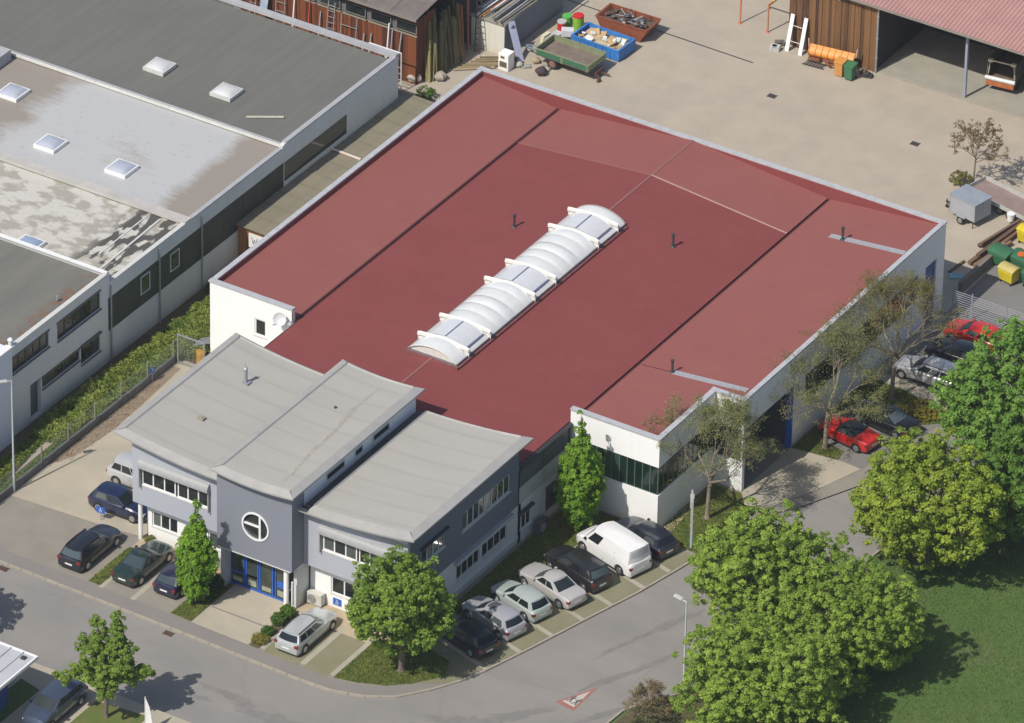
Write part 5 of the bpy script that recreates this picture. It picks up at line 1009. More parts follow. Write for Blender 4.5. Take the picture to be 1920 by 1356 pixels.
q = MB(); q.box(2.3, 2.5, -.5, .5, .25, .6); q.bar((2.4, 0, .4), (3.1, .3, .2), .08, .08); q.bar((2.4, -.3, .4), (2.9, -.7, .1), .08, .08); q.box(2.7, 2.9, -.8, -.6, 0, .3); q.part('rear_coupling', simple('coupling_rust', (.13, .06, .04), .8), gtb, local=True)
q = MB(); q.bar((-2.6, .3, 1.45), (-2.5, 1.0, 1.5), .3, .16); q.bar((-2.62, .3, 1.4), (-2.6, .2, .9), .28, .1); q.part('mudguard', simple('cream_guard', (.6, .57, .42), .6), gtb, local=True)
def skip(loc, rz, c, label, L, W, H, inner, rim, junk, taper=.0):
    t = thing('skip', label, 'skip', loc, rz, None); m = simple('skip_%g_%g' % (c[0], c[1]), c, .6, .25, 2); q = MB(); a, b = L/2, W/2; ta = a-taper
    for (x0, y0, x1, y1, X0, Y0, X1, Y1) in ((-ta, -b, ta, -b, -a, -b, a, -b), (ta, b, -ta, b, a, b, -a, b), (ta, -b, ta, b, a, -b, a, b), (-ta, b, -ta, -b, -a, b, -a, -b)):
        q.quad((x0, y0, .1), (x1, y1, .1), (X1, Y1, H), (X0, Y0, H)); k = .93; q.quad((x0*k, y0*k, .2), (x1*k, y1*k, .2), (X1*k, Y1*k, H), (X0*k, Y0*k, H)); q.quad((X0, Y0, H), (X1, Y1, H), (X1*k, Y1*k, H), (X0*k, Y0*k, H))
    q.quad((-ta, -b, .1), (ta, -b, .1), (ta, b, .1), (-ta, b, .1)); q.part('body', m, t, local=True)
    q = MB(); [q.box(-a*.93+a*1.86*i/6-.04, -a*.93+a*1.86*i/6+.04, -b-.06, -b, .12, H-.04) for i in range(1, 6)] if not taper else None
    q.box(-a, a, -b-.05, -b, H-.1, H); q.part('rib', m, t, local=True)
    q = MB(); q.grid(lambda u, v: ((-a+.2+(2*a-.4)*u)*.93, (-b+.1+(2*b-.2)*v)*.95, H*.72+.10*math.sin(u*9)*math.cos(v*7)), 10, 6); q.part('fill', simple('fill_%g' % inner[0], inner, .9, .35, 2, bump=.6), t, local=True)
    for i, (cc, n_, sz) in enumerate(junk):
        for k in range(n_):
            q = MB(); s = sz*random.uniform(.6, 1.3); q.box(-s, s, -s*.7, s*.7, -s*.3, s*.3); o = q.part('rubbish', simple('junk_%g_%g_%g' % cc, cc, .7, .15, 4), t, local=True, bevel=.03)
            o.location = (random.uniform(-a*.8, a*.8), random.uniform(-b*.7, b*.7), H*.78+random.uniform(0, .2)); o.rotation_euler = (random.uniform(-.6, .6), random.uniform(-.6, .6), random.uniform(0, 3))
    return t
bs = skip((-35.3, 50.9, 0), R(-2), (.04, .20, .55), 'blue open skip filled with cardboard and white rubbish sacks', 4.1, 2.2, .95, (.48, .38, .24), None, [((.74, .74, .73), 9, .26), ((.5, .33, .16), 6, .24), ((.55, .62, .60), 4, .25), ((.06, .06, .08), 3, .12)])
rs = skip((-35.1, 54.0, 0), R(1), (.25, .075, .035), 'rusty red-brown skip full of scrap metal', 4.3, 2.1, 1.15, (.10, .07, .055), None, [((.10, .10, .10), 14, .2), ((.33, .33, .33), 7, .16), ((.16, .08, .05), 8, .22)], .55)
for k in range(14):
    q = MB(); a = random.uniform(0, 6.28); x, y = random.uniform(-1.4, 1.5), random.uniform(-.6, .6); L = random.uniform(.3, .8); q.tube((x, y, 1.0+random.uniform(0, .3)), (x+L*math.cos(a), y+L*math.sin(a), 1.0+random.uniform(0, .5)), .03); q.part('scrap_bar', random.choice([DARKM, ALU, GREYM]), rs, local=True)
def barrel(loc, r, h, c, lid, label):
    t = thing('barrel', label, 'barrel', loc, 0, 'barrels beside the skips'); q = MB()
    for i in range(3): q.tube((0, 0, h*i/3), (0, 0, h*(i+1)/3-.02), r, r*1.02, 18)
    q.part('drum', simple('barrel_%g_%g' % (c[0], c[1]), c, .4, .1, 3), t, local=True, smooth=40); q = MB(); q.tube((0, 0, h), (0, 0, h+.09), r*1.06, r*1.03, 18); q.part('lid', simple('lid_%g_%g' % (lid[0], lid[1]), lid, .4, .1, 3), t, local=True, smooth=40)
barrel((-38.15, 52.1, 0), .40, 1.15, (.25, .48, .05), (.58, .02, .02), 'tall lime green barrel with a red lid'); barrel((-39.1, 51.4, 0), .33, .7, (.58, .02, .02), (.5, .5, .48), 'small red barrel left of the lime green one'); barrel((-39.2, 52.3, 0), .36, .7, (.10, .38, .06), (.12, .42, .08), 'small green barrel behind the red one')
for i, (x, y, c) in enumerate(((-38.0, 50.4, (.62, .62, .64)), (-38.7, 50.0, (.5, .5, .52)))): q = MB(); q.box(-.45, .45, -.3, .3, 0, .5); single(q, 'carton', simple('carton_%d' % i, c, .8), ('tilted white carton at the left end of the blue skip', 'grey carton on the ground by the blue skip')[i], 'carton', None, (x, y, .05 if i else .45), .5+i, bevel=.02)
bt = thing('box_trailer', 'small grey box trailer with a closed aluminium body', 'trailer', (-2.0, 45.05, 0), R(-12)); q = MB(); q.box(-1.15, 1.15, -.85, .85, .5, 1.85); q.part('body', simple('box_trailer_alu', (.37, .38, .40), .45, .08, 2), bt, local=True, bevel=.03)
q = MB(); q.box(-1.2, 1.2, -.9, .9, 1.85, 1.92); q.part('roof', simple('box_trailer_lid', (.28, .31, .36), .5), bt, local=True, bevel=.02)
q = MB(); [q.box(x-.02, x+.02, -.87, -.85, .5, 1.85) for x in (-1.13, 1.13)]; q.box(1.15, 1.17, -.02, .02, .5, 1.85); q.part('trim', GREYM, bt, local=True)
for y in (-.98, .98): wheel_parts(bt, .0, y, .3, .18); q = MB(); q.box(-.42, .42, y-.12, y+.12, .56, .64); q.part('mudguard', simple('mudguard_grey', (.3, .31, .33), .5), bt, local=True, bevel=.04)
q = MB(); q.bar((-1.1, -.3, .48), (-2.2, 0, .48), .07, .07); q.bar((-1.1, .3, .48), (-2.2, 0, .48), .07, .07); q.tube((-2.1, 0, 0), (-2.1, 0, .7), .04); q.part('drawbar', DARKM, bt, local=True); q = MB(); q.tube((-2.1, -.05, .12), (-2.1, .05, .12), .12, .12, 14); q.part('jockey_wheel', RUBBER, bt, local=True)
q = MB(); q.box(1.0, 1.06, -.9, -.86, .0, .5); q.part('prop_stand', DARKM, bt, local=True)
ft = thing('flatbed_trailer', 'long grey flatbed trailer with drop sides, half cut by the right edge', 'trailer', (-.6, 47.55, 0), R(-13)); q = MB(); q.box(-2.7, 2.9, -1.0, 1.0, .68, .76); q.part('bed', simple('flatbed_brown', (.27, .20, .18), .8, .2, 1.5), ft, local=True)
q = MB(); q.box(-2.7, 2.9, .97, 1.03, .76, 1.06); q.box(-2.75, -2.7, -1, 1, .76, 1.06); q.box(-2.7, 2.9, -1.03, -.97, .64, .92); q.part('side_board', simple('flatbed_pale', (.46, .46, .42), .6, .15, 2), ft, local=True)
for x, y in ((.2, -.8), (1.1, -.8), (.2, .8), (1.1, .8)): wheel_parts(ft, x, y, .3, .2)
q = MB(); q.bar((-2.7, -.4, .6), (-4.4, 0, .55), .08, .08); q.bar((-2.7, .4, .6), (-4.4, 0, .55), .08, .08); q.part('drawbar', DARKM, ft, local=True)
# timber beams, low wall and containers at the right edge
for i, (x0, y0, x1, y1, z, w) in enumerate(((1.0, 39.6, 1.5, 44.6, .25, .3), (1.2, 40.4, 1.7, 46.0, .5, .28), (.4, 42.0, 1.2, 46.4, .2, .22), (1.5, 39.4, 2.1, 43.5, .3, .25), (.6, 41.9, 1.4, 46.6, .42, .2), (1.6, 41.5, 1.9, 46.8, .3, .3))):
    q = MB(); q.bar((x0, y0, z), (x1, y1, z), w, .2); single(q, 'timber_beam', wood('dark_beam', (.07, .04, .028), (.22, .13, .08)), 'dark weathered timber beam on the pile near the yellow container', 'beam', 'timber beams piled at the yard edge')
q = MB(); q.box(2.0, 2.3, 36.2, 42.4, 0, .85); single(q, 'low_wall', simple('grey_brown_wall', (.20, .165, .14), .9, .3, 1.5), 'low grey-brown wall dividing the yard from the car park', 'wall')
q = MB(); q.box(-.5, .5, -.35, .35, .0, .06); single(q, 'tarpaulin', simple('pale_blue_tarp', (.24, .40, .45), .6, .2, 3), 'pale blue tarpaulin scrap on the ground behind the hall corner', 'tarpaulin', None, (.9, 37.9, .02), .6)
q = MB(); q.bar((.3, 38.0, .1), (.5, 39.8, .15), .15, .1); single(q, 'timber_beam', wood('dark_beam', (.1, .1, .1), (.2, .2, .2)), 'short beam lying just behind the corner of the hall roof', 'beam')
q = MB(); q.tube((0, 0, 0), (0, 0, .5), .24, .28, 14); q.tube((0, 0, .5), (0, 0, .56), .3, .3, 14); single(q, 'bucket', FRAME, 'white bucket standing beside the timber beams', 'bucket', None, (.7, 46.0, .3), smooth=40)
def container(loc, rz, c, label, sx=1.3, sy=1.0, lid=None):
    t = thing('waste_container', label, 'waste container', loc, rz, 'waste containers at the yard edge'); m = simple('cont_%g_%g_%g' % c, c, .45, .15, 2); q = MB(); a, b = sx/2, sy/2
    q.v += [(-a*.85, -b*.8, .2), (a*.85, -b*.8, .2), (a*.85, b*.8, .2), (-a*.85, b*.8, .2), (-a, -b, 1.0), (a, -b, 1.0), (a, b, 1.15), (-a, b, 1.15)]
    for f in ((0, 3, 2, 1), (4, 5, 6, 7), (0, 1, 5, 4), (1, 2, 6, 5), (2, 3, 7, 6), (3, 0, 4, 7)): q.f.append(f); q.mi.append(0)
    q.part('body', m, t, local=True, bevel=.04)
    q = MB(); q.grid(lambda u, v: (-a*1.05+2.1*a*u, -b*1.06+2.12*b*v, 1.0+.32*math.sin(math.pi*(.12+.75*v))+.0), 2, 8); q.part('lid', lid or m, t, local=True, smooth=60)
    q = MB(); [q.quad((e, -b*1.06, 1.0), (e, b*1.06, 1.0), (e, b*.5, 1.31), (e, -b*.3, 1.3)) for e in (-a*1.04, a*1.04)]; q.part('lid_end', m, t, local=True)
    for x in (-a*.7, a*.7):
        for y in (-b*.6, b*.6): q = MB(); q.tube((x-.04, y, .12), (x+.04, y, .12), .12, .12, 12); q.part('castor', RUBBER, t, local=True)
container((4.25, 39.3, 0), R(-12), (.62, .50, .02), 'yellow waste container in front of the green ones', lid=simple('lid_dusty_yellow', (.50, .41, .14), .6)); container((2.75, 41.0, 0), R(-10), (.045, .15, .07), 'green waste container behind the yellow one, beside the low wall', 1.6, 1.3); container((4.3, 41.2, 0), R(-10), (.04, .14, .07), 'green waste container with an orange patch, at the right edge', 1.6, 1.3)
container((5.9, 39.6, 0), R(-10), (.035, .13, .06), 'green waste container cut by the right edge, right of the yellow one'); container((2.9, 44.4, 0), R(-10), (.62, .50, .02), 'yellow waste container at the right edge behind the timber beams')
q = MB(); q.tube((0, 0, 0), (0, 0, .05), .32, .3, 14); single(q, 'orange_lid', simple('orange_lid', (.60, .14, .02), .5), 'round orange lid lying on the green waste container', 'lid', None, (4.25, 41.0, 1.33))
q = MB(); q.box(-.4, .4, -.25, .25, 0, .2); single(q, 'rubbish_bag', FRAME, 'white bag behind the green waste containers', 'bag', None, (3.9, 42.5, .0), .3, bevel=.08)
# slatted fence at the car park
sf2 = thing('slat_fence', 'grey metal fence of horizontal rails at the end of the car park', 'fence', (5.5, 33.7, 0))
for x in (3.0, 4.45, 7.1, 9.7): q = MB(); q.box(x-.04, x+.04, 33.66, 33.74, 0, 2.0); q.part('post', GREYM, sf2)
for i in range(11): q = MB(); q.box(3.0, 9.7, 33.61, 33.64, .15+i*.17, .175+i*.17); q.part('rail', simple('fence_silver', (.40, .41, .46), .4), sf2)
# corner building lower left, flag
cb = thing('corner_building', 'small building with a pale metal roof and a blue wall at the lower left corner', 'building', (-27, -41, 0))
q = MB(); q.box(-34, -23.6, -46, -39.0, 0, 3.3); q.part('wall', simple('blue_wall', (.05, .11, .30), .6, .15, 1), cb)
for i in range(12): q = MB(); x = -33.6+i*.95; q.prism([(x, -46), (x+.93, -46), (x+.93, -37.9), (x, -37.9)], 3.4, 3.52+.01*(i % 2)); q.box(x, x+.06, -46, -37.9, 3.52, 3.6); q.part('roof_panel', simple('pale_metal_roof', (.52, .53, .55), .4, .08, 1, metallic=.1), cb)
q = MB(); q.bar((-33.6, -37.85, 3.48), (-22.2, -37.85, 3.48), .12, .22); q.bar((-22.15, -37.8, 3.48), (-22.15, -46, 3.48), .12, .22); q.part('roof_edge', FRAME, cb); q = MB(); q.box(-22.9, -22.6, -38.6, -38.3, 3.53, 3.65); q.part('roof_vent', DARKM, cb)
fl = thing('flag_pole', 'white banner on a slim pole at the bottom edge beside the small tree', 'flag', (-14.9, -36.6, 0)); q = MB(); q.tube((0, 0, 0), (0, 0, 2.6), .03); q.part('pole', FRAME, fl, local=True); q = MB(); q.quad((.02, 0, .3), (.02, 0, 2.55), (.25, .12, 1.8), (.45, .2, .3)); q.quad((.02, .02, .3), (.02, .02, 2.55), (.25, .14, 1.8), (.45, .22, .3)); q.part('banner', FRAME, fl, local=True)
# street lamps
def lamp(loc, h, arm, label):
    t = thing('street_lamp', label, 'street lamp', loc, 0, 'street lamps'); q = MB(); q.tube((0, 0, 0), (0, 0, 1.2), .09, .085, 10); q.tube((0, 0, 1.2), (0, 0, h), .075, .045, 10); q.part('pole', simple('lamp_pole_pale', (.50, .54, .56), .5, .08, 2), t, local=True, smooth=40)
    d = Vector(arm).normalized(); q = MB(); q.bar((0, 0, h-.02), tuple(d*.35+Vector((0, 0, h+.03))), .09, .09); q.bar(tuple(d*.3+Vector((0, 0, h+.05))), tuple(d*.95+Vector((0, 0, h+.12))), .30, .14); q.part('lamp_head', simple('lamp_head_grey', (.50, .50, .47), .5, .1, 3), t, local=True, bevel=.04)
lamp((-37.2, -19.2, 0), 8.55, (-.6, -.9, 0), 'tall street lamp in front of the warehouse at the left edge'); lamp((11.1, -15.15, 0), 7.3, (-1, .1, 0), 'street lamp on the grass side of the road beside the rounded trees')
t = thing('sign_panel', 'tall sign board seen edge-on in the grass at the white hall corner', 'sign', (2.85, -.5, 0), R(121.5)); q = MB(); q.box(-.06, .06, -.07, .07, 0, 3.3); q.part('pole', simple('column_blue_grey', (.40, .47, .56), .5), t, local=True)
q = MB(); q.box(-.75, .75, -.06, .06, 1.5, 4.0); q.part('panel', simple('panel_grey', (.42, .42, .40), .5), t, local=True)
q = MB(); q.box(-.25, .25, -.13, .13, 3.2, 4.05); q.part('box', simple('panel_grey', (.42, .42, .40), .5), t, local=True, bevel=.02)
# ---------------- vehicles ----------------
def lerp(a, b, t): return a+(b-a)*t
def car(loc, rz, col, label, L=4.9, W=1.86, H=1.52, kind='hatch', metallic=0.0, group=None, cat='car', roofcol=None, rails=False, sunroof=False, plate=True, spoiler=False, grp='cars parked around the buildings', name='parked_car'):
    """x forward, wheels on z=0. kind sets the glasshouse: hatch, wagon, sedan, van, mpv, cabrio"""
    t = thing(name, label, cat, loc, rz, grp); P = paint('paint_%g_%g_%g_%g' % (*col, metallic), col, metallic)
    h = L/2; bz = {'van': 1.12, 'mpv': 1.08}.get(kind, .96)*1.03; w = W/2
    a, b, c, d = {'hatch': (h-1.15, h-1.95, -h+.46, -h+.13), 'wagon': (h-1.35, h-2.15, -h+.40, -h+.12), 'sedan': (h-1.45, h-2.2, -h+1.75, -h+.95), 'van': (h-.85, h-1.65, -h+.12, -h+.06), 'mpv': (h-1.0, h-1.85, -h+.42, -h+.10), 'cabrio': (h-1.45, h-2.05, -h+1.7, -h+.95)}[kind]
    hood = .80 if kind not in ('van', 'mpv') else .95; tail = {'sedan': .98, 'cabrio': .95}.get(kind, bz)
    # lower body: stations front to rear
    st = [(h, .62, .36, .60), (h-.06, .76, .27, .70), (h-.22, .88, .20, hood-.04), (h-.5, .96, .18, hood+.04), (a+.25, .99, .18, lerp(hood, bz, .72)), (a, 1.0, .18, bz), (0, 1.0, .18, bz+.01), (d+.1, .985, .18, bz)]
    if kind in ('sedan', 'cabrio'): st += [(d-.15, .98, .18, tail), (-h+.25, .95, .20, tail-.02), (-h+.06, .87, .26, tail-.10), (-h, .72, .36, .72)]
    else: st += [(-h+.09, .94, .20, bz-.02), (-h+.015, .88, .26, bz-.12), (-h, .76, .36, .70)]
    q = MB(); prof = []
    for (x, k, zb, zt) in st:
        y = w*k; zm = lerp(zb, zt, .55)
        prof.append([(x, -y*.9, zb), (x, -y*.985, zb+.12), (x, -y*1.0, zm), (x, -y*.97, zt-.09), (x, -y*.88, zt), (x, -y*.45, zt+.035), (x, 0, zt+.045), (x, y*.45, zt+.035), (x, y*.88, zt), (x, y*.97, zt-.09), (x, y, zm), (x, y*.985, zb+.12), (x, y*.9, zb)])
    n = 13
    for r_ in prof: q.v += r_
    for i in range(len(prof)-1):
        for j in range(n-1): q.f.append((i*n+j, i*n+j+1, (i+1)*n+j+1, (i+1)*n+j)); q.mi.append(0)
        q.f.append((i*n+n-1, i*n, (i+1)*n, (i+1)*n+n-1)); q.mi.append(0)
    q.f.append(tuple(range(n-1, -1, -1))); q.f.append(tuple((len(prof)-1)*n+j for j in range(n))); q.mi += [0, 0]
    body = q.part('body', P, t, local=True, smooth=32)
    # glasshouse
    wb, wt, zt = w*.90, w*.70 if kind not in ('van',) else w*.80, H-.05
    if kind == 'van': wb = w*.965
    if kind == 'mpv': wt = w*.76
    zb = bz-.02
    def F(u, v, o=0): y = u*lerp(wb, wt, v); k = .20*(u*u); nn = Vector((zt-zb, 0, a-b)).normalized()*o; return (lerp(a, b, v)-k+nn.x, y, lerp(zb, zt, v)-.03*u*u*v+nn.z)
    def B(u, v, o=0): y = u*lerp(wb, wt, v); k = .14*(u*u); nn = Vector((-(zt-zb), 0, c-d)).normalized()*o; return (lerp(d, c, v)+k+nn.x, y, lerp(zb, zt, v)-.03*u*u*v+abs(nn.z))
    def S(s_, u, v, o=0):
        f, r_ = F(s_, v), B(s_, v); bul = .035*math.sin(math.pi*u); return (lerp(f[0], r_[0], u), s_*(lerp(wb, wt, v)+bul+o), lerp(f[2], r_[2], u)+.03*math.sin(math.pi*u)*v)
    RC = P if roofcol is None else paint('paint_roof_%g' % roofcol[0], roofcol, 0, .7)
    q = MB(); q.grid(lambda u, v: F(2*u-1, v), 8, 3); q.grid(lambda u, v: B(2*u-1, v), 8, 3); q.grid(lambda u, v: S(1, u, v), 8, 3); q.grid(lambda u, v: S(-1, u, v), 8, 3)
    def T(u, v):   # roof: u across, v front to rear
        f, r_ = F(2*u-1, 1), B(2*u-1, 1); e = 2*u-1; s1 = S(1, v, 1); crown = .055*(1-e*e)*(.55+.45*math.sin(math.pi*v))
        return (lerp(f[0], r_[0], v), e*(s1[1]), lerp(f[2], r_[2], v)+.03*math.sin(math.pi*v)*1.0*(abs(e)**2)+crown+.03*math.sin(math.pi*v)*(1-abs(e)**2))
    q.grid(T, 8, 8); q.part('glasshouse', RC, t, local=True, smooth=38, weld=True)
    def patch(nm, fn, u0, u1, v0, v1, nu, nv, m=CGLASS): p = MB(); p.grid(lambda u, v: fn(lerp(u0, u1, u), lerp(v0, v1, v)), nu, nv); return p.part(nm, m, t, local=True, smooth=60)
    patch('windscreen', lambda u, v: F(u, v, .012), -.90, .90, .06, .95, 8, 3)
    if kind != 'van': patch('rear_window', lambda u, v: B(u, v, .012), -.86, .86, (.12 if kind != 'sedan' else .06), .92, 8, 3, RGLASS)
    else: patch('rear_window', lambda u, v: B(u, v, .012), -.84, .84, .42, .86, 6, 2, simple('van_rear_panel', (.55, .56, .6), .3))
    cuts = {'hatch': ((.10, .50), (.54, .90)), 'wagon': ((.09, .37), (.40, .66), (.69, .94)), 'sedan': ((.10, .50), (.535, .87)), 'van': ((.06, .30),), 'mpv': ((.08, .36), (.39, .66), (.69, .95)), 'cabrio': ((.10, .60),)}[kind]
    for s_ in (-1, 1):
        for (u0, u1) in cuts: patch('side_window', lambda u, v, s_=s_: S(s_, u, v, .012), u0, u1, .12, .86, 5, 3)
        if kind == 'van':
            for k in (.34, .68): p = MB(); p.bar((a-1.0-(L-2)*k*.9, s_*(w*.985+.01), .4), (a-1.0-(L-2)*k*.9, s_*(w*.93+.01), 1.5), .015, .012); p.part('panel_seam', DARKM, t, local=True)
    if sunroof:
        p = MB(); p.grid(lambda u, v: (T(lerp(.2, .8, u), lerp(.05, .32, v))[0], T(lerp(.2, .8, u), lerp(.05, .32, v))[1], T(lerp(.2, .8, u), lerp(.05, .32, v))[2]+.012), 4, 3); p.part('sunroof', CGLASS, t, local=True)
    if rails:
        for u_ in (.05, .95):
            p = MB(); pts = [T(u_, v) for v in (.03, .2, .4, .6, .8, .97)]
            for i in range(5): p.bar((pts[i][0], pts[i][1], pts[i][2]+.06), (pts[i+1][0], pts[i+1][1], pts[i+1][2]+.06), .04, .04)
            p.part('roof_rail', BLACKP, t, local=True)
    if spoiler: p = MB(); p.box(c-.2, c+.05, -wt*.9, wt*.9, zt+.0, zt+.05); p.part('spoiler', P, t, local=True, bevel=.02)
    # wheels, arches
    r_ = .335 if kind not in ('van',) else .36; xf, xr = h-.86, -h+.84
    if kind == 'van': xf, xr = h-.95, -h+1.0
    for x in (xf, xr):
        for s_ in (-1, 1):
            y = s_*(w*1.0-.10); p = MB(); m = 18
            for i in range(m):
                t0, t1 = math.pi*1.12*i/m-.19, math.pi*1.12*(i+1)/m-.19
                p.quad((x, s_*(w+.004), r_), (x+(r_+.065)*math.cos(t0), s_*(w+.004), r_+(r_+.065)*math.sin(t0)), (x+(r_+.065)*math.cos(t1), s_*(w+.004), r_+(r_+.065)*math.sin(t1)))
            p.part('wheel_arch', BLACKP, t, local=True); wheel_parts(t, x, y, r_, .22)
    # lights, plates, mirrors, trim
    for s_ in (-1, 1):
        p = MB(); p.box(h-.30, h-.075, s_*w*.62-.17, s_*w*.62+.17, .60, .745); p.part('headlight', HEADL, t, local=True, bevel=.04)
        p = MB(); zz = .74 if kind not in ('van', 'mpv', 'wagon') else .82; hh = .10 if kind in ('sedan', 'cabrio') else .17
        p.box(-h+.0, -h+.22, s_*w*.80-.12, s_*w*.80+.145, zz-hh*.6, zz+hh*.7); p.part('tail_light', REDL, t, local=True, bevel=.03)
        p = MB(); p.box(a-.45, a-.28, s_*(w+.03)-.09, s_*(w+.03)+.09, bz-.02, bz+.12); p.part('mirror', P if kind != 'van' else BLACKP, t, local=True, bevel=.03)
        p = MB(); p.bar((xf-.45, s_*(w+.002), .24), (xr+.45, s_*(w+.002), .24), .02, .08); p.bar((lerp(a, d, .45), s_*(w*.985+.008), .35), (lerp(a, d, .45), s_*(w*.96), bz-.1), .012, .012); p.part('sill_trim', BLACKP, t, local=True)
    if plate:
        p = MB(); p.box(-h-.012, -h+.03, -.27, .27, .52, .63) ; p.part('number_plate', PLATE, t, local=True)
    p = MB(); p.box(-h+.01, -h+.15, -w*.8, w*.8, .24, .34); p.part('bumper_trim', BLACKP, t, local=True, bevel=.02); p = MB(); p.box(h-.15, h-.01, -w*.7, w*.7, .26, .36); p.part('bumper_trim', BLACKP, t, local=True, bevel=.02)
    p = MB(); p.box(-h+.3, h-.3, -w*.86, w*.86, .16, .30); p.part('underbody', BLACKP, t, local=True)
    return t
N90 = R(90); BLK = (.012, .013, .016); SIL = (.42, .44, .46)
car((-28.95, -22.35, 0), N90, (.010, .012, .018), 'black estate car with roof rails in the leftmost front bay', 4.95, 1.88, 1.54, 'wagon', rails=True)
car((-25.12, -21.95, 0), N90, (.012, .030, .026), 'dark green saloon car with a glass roof panel, parked by the left office wing', 4.85, 1.86, 1.48, 'sedan', sunroof=True)
car((-22.2, -21.75, 0), N90, (.011, .013, .045), 'dark blue hatchback half hidden by the columnar tree in front of the office', 4.4, 1.82, 1.5, 'hatch')
car((-12.2, -22.55, 0), N90, (.50, .53, .53), 'silver estate car with black roof rails in front of the right office wing', 4.85, 1.86, 1.5, 'wagon', .25, rails=True)
car((-30.05, -17.15, 0), R(2), (.008, .014, .055), 'dark blue hatchback beside the left office corner, nose under the building', 4.3, 1.85, 1.5, 'hatch')
car((-30.7, -14.0, 0), R(0), (.55, .55, .56), 'silver white people carrier behind the dark blue car at the left office corner', 4.5, 1.9, 1.75, 'mpv', .2)
def row(mx, my, L): return (mx+hv.x*L/2, my+hv.y*L/2, 0)
car(row(-1.35, -18.1, 4.5), HEAD, (.010, .014, .022), 'black hatchback in the shade of the large round tree, first in the side row', 4.5, 1.85, 1.46, 'hatch')
car(row(-.95, -15.45, 4.6), HEAD, (.46, .46, .50), 'silver lilac hatchback with a dark sunroof, second in the side row', 4.6, 1.86, 1.50, 'hatch', .25, sunroof=True)
car(row(-.65, -12.85, 4.35), HEAD, (.48, .54, .51), 'pale green silver two-door hatchback, third in the side row', 4.35, 1.8, 1.52, 'hatch', .2)
car(row(.45, -10.4, 5.05), HEAD, (.54, .52, .51), 'silver saloon car with a boot, fourth in the side row', 5.05, 1.85, 1.48, 'sedan', .2)
car(row(.75, -7.9, 4.9), HEAD, (.018, .018, .022), 'black people carrier between the silver saloon and the white van', 4.9, 1.92, 1.66, 'mpv')
car(row(1.85, -5.0, 5.45), HEAD, (.80, .80, .80), 'white panel van parked between two dark cars', 5.45, 2.05, 2.12, 'van', cat='van', name='panel_van')
car(row(2.35, -2.3, 4.6), HEAD, (.014, .018, .035), 'dark blue black hatchback closest to the white hall corner, beyond the white van', 4.6, 1.86, 1.48, 'hatch')
car((4.95, 16.2, 0), R(172), (.55, .015, .012), 'red convertible with a black top parked under the sparse tree', 4.3, 1.84, 1.36, 'cabrio', roofcol=(.012, .012, .015))
car((6.1, 19.0, 0), R(172), (.008, .010, .013), 'black saloon car next to the red convertible', 4.8, 1.86, 1.46, 'sedan')
car((5.75, 25.55, 0), R(180), (.55, .55, .57), 'silver estate car with black roof rails behind the second sparse tree', 4.9, 1.88, 1.54, 'wagon', .25, rails=True)
car((6.2, 28.6, 0), R(180), (.006, .008, .012), 'black car between the silver estate and the bright red hatchback', 4.4, 1.84, 1.46, 'hatch')
car((6.0, 31.3, 0), R(178), (.60, .012, .012), 'bright red hatchback nearest the slatted metal fence', 4.2, 1.82, 1.46, 'hatch')
car((-20.75, -38.1, 0), R(-90), (.07, .095, .15), 'blue grey car parked beside the corner building at the lower left', 4.9, 1.9, 1.58, 'mpv', .4)

# ---------------- trees and plants ----------------
def limbs(mb, p, d, L, r, depth, spread=.55, nchild=(2, 3), up=.15, out=None, minr=.012, seg=2):
    """recursive tapered limbs"""
    p = Vector(p); d = Vector(d).normalized(); r0 = r
    for s in range(seg):
        d2 = (d+Vector((random.gauss(0, .12), random.gauss(0, .12), random.gauss(0, .08)+up*.3))).normalized(); q = p+d2*(L/seg); r1 = max(minr, r0*.82)
        mb.tube(p, q, r0, r1, 5 if r0 < .06 else 7, cap=False); p, d, r0 = q, d2, r1
        if out is not None and depth <= 1: out.append(tuple(p))
    if depth <= 0:
        if out is not None: out.append(tuple(p))
        return
    for k in range(random.randint(*nchild)+(1 if depth > 2 else 0)):
        ax = Vector((random.gauss(0, 1), random.gauss(0, 1), random.gauss(0, .5))).normalized(); dd = (d+ax*spread*random.uniform(.7, 1.5)+Vector((0, 0, up))).normalized()
        limbs(mb, p, dd, L*random.uniform(.62, .85), r0*random.uniform(.55, .75), depth-1, spread, nchild, up, out, minr, seg)
def crown_points(lobes, n, inner=.55):
    P, N, G = [], [], []
    vol = np.array([l[3]*l[4]*l[5] for l in lobes])**.75; cnt = (n*vol/vol.sum()).astype(int)
    for li, (l, c) in enumerate(zip(lobes, cnt)):
        d = unit(rng.normal(size=(c, 3))); r = rng.uniform(inner, 1.0, c)**.6; r *= 1+rng.normal(0, .05, c)
        P.append(np.array(l[:3])+d*r[:, None]*np.array(l[3:6])); N.append(d); G.append(np.full(c, li))
    return np.concatenate(P), np.concatenate(N)
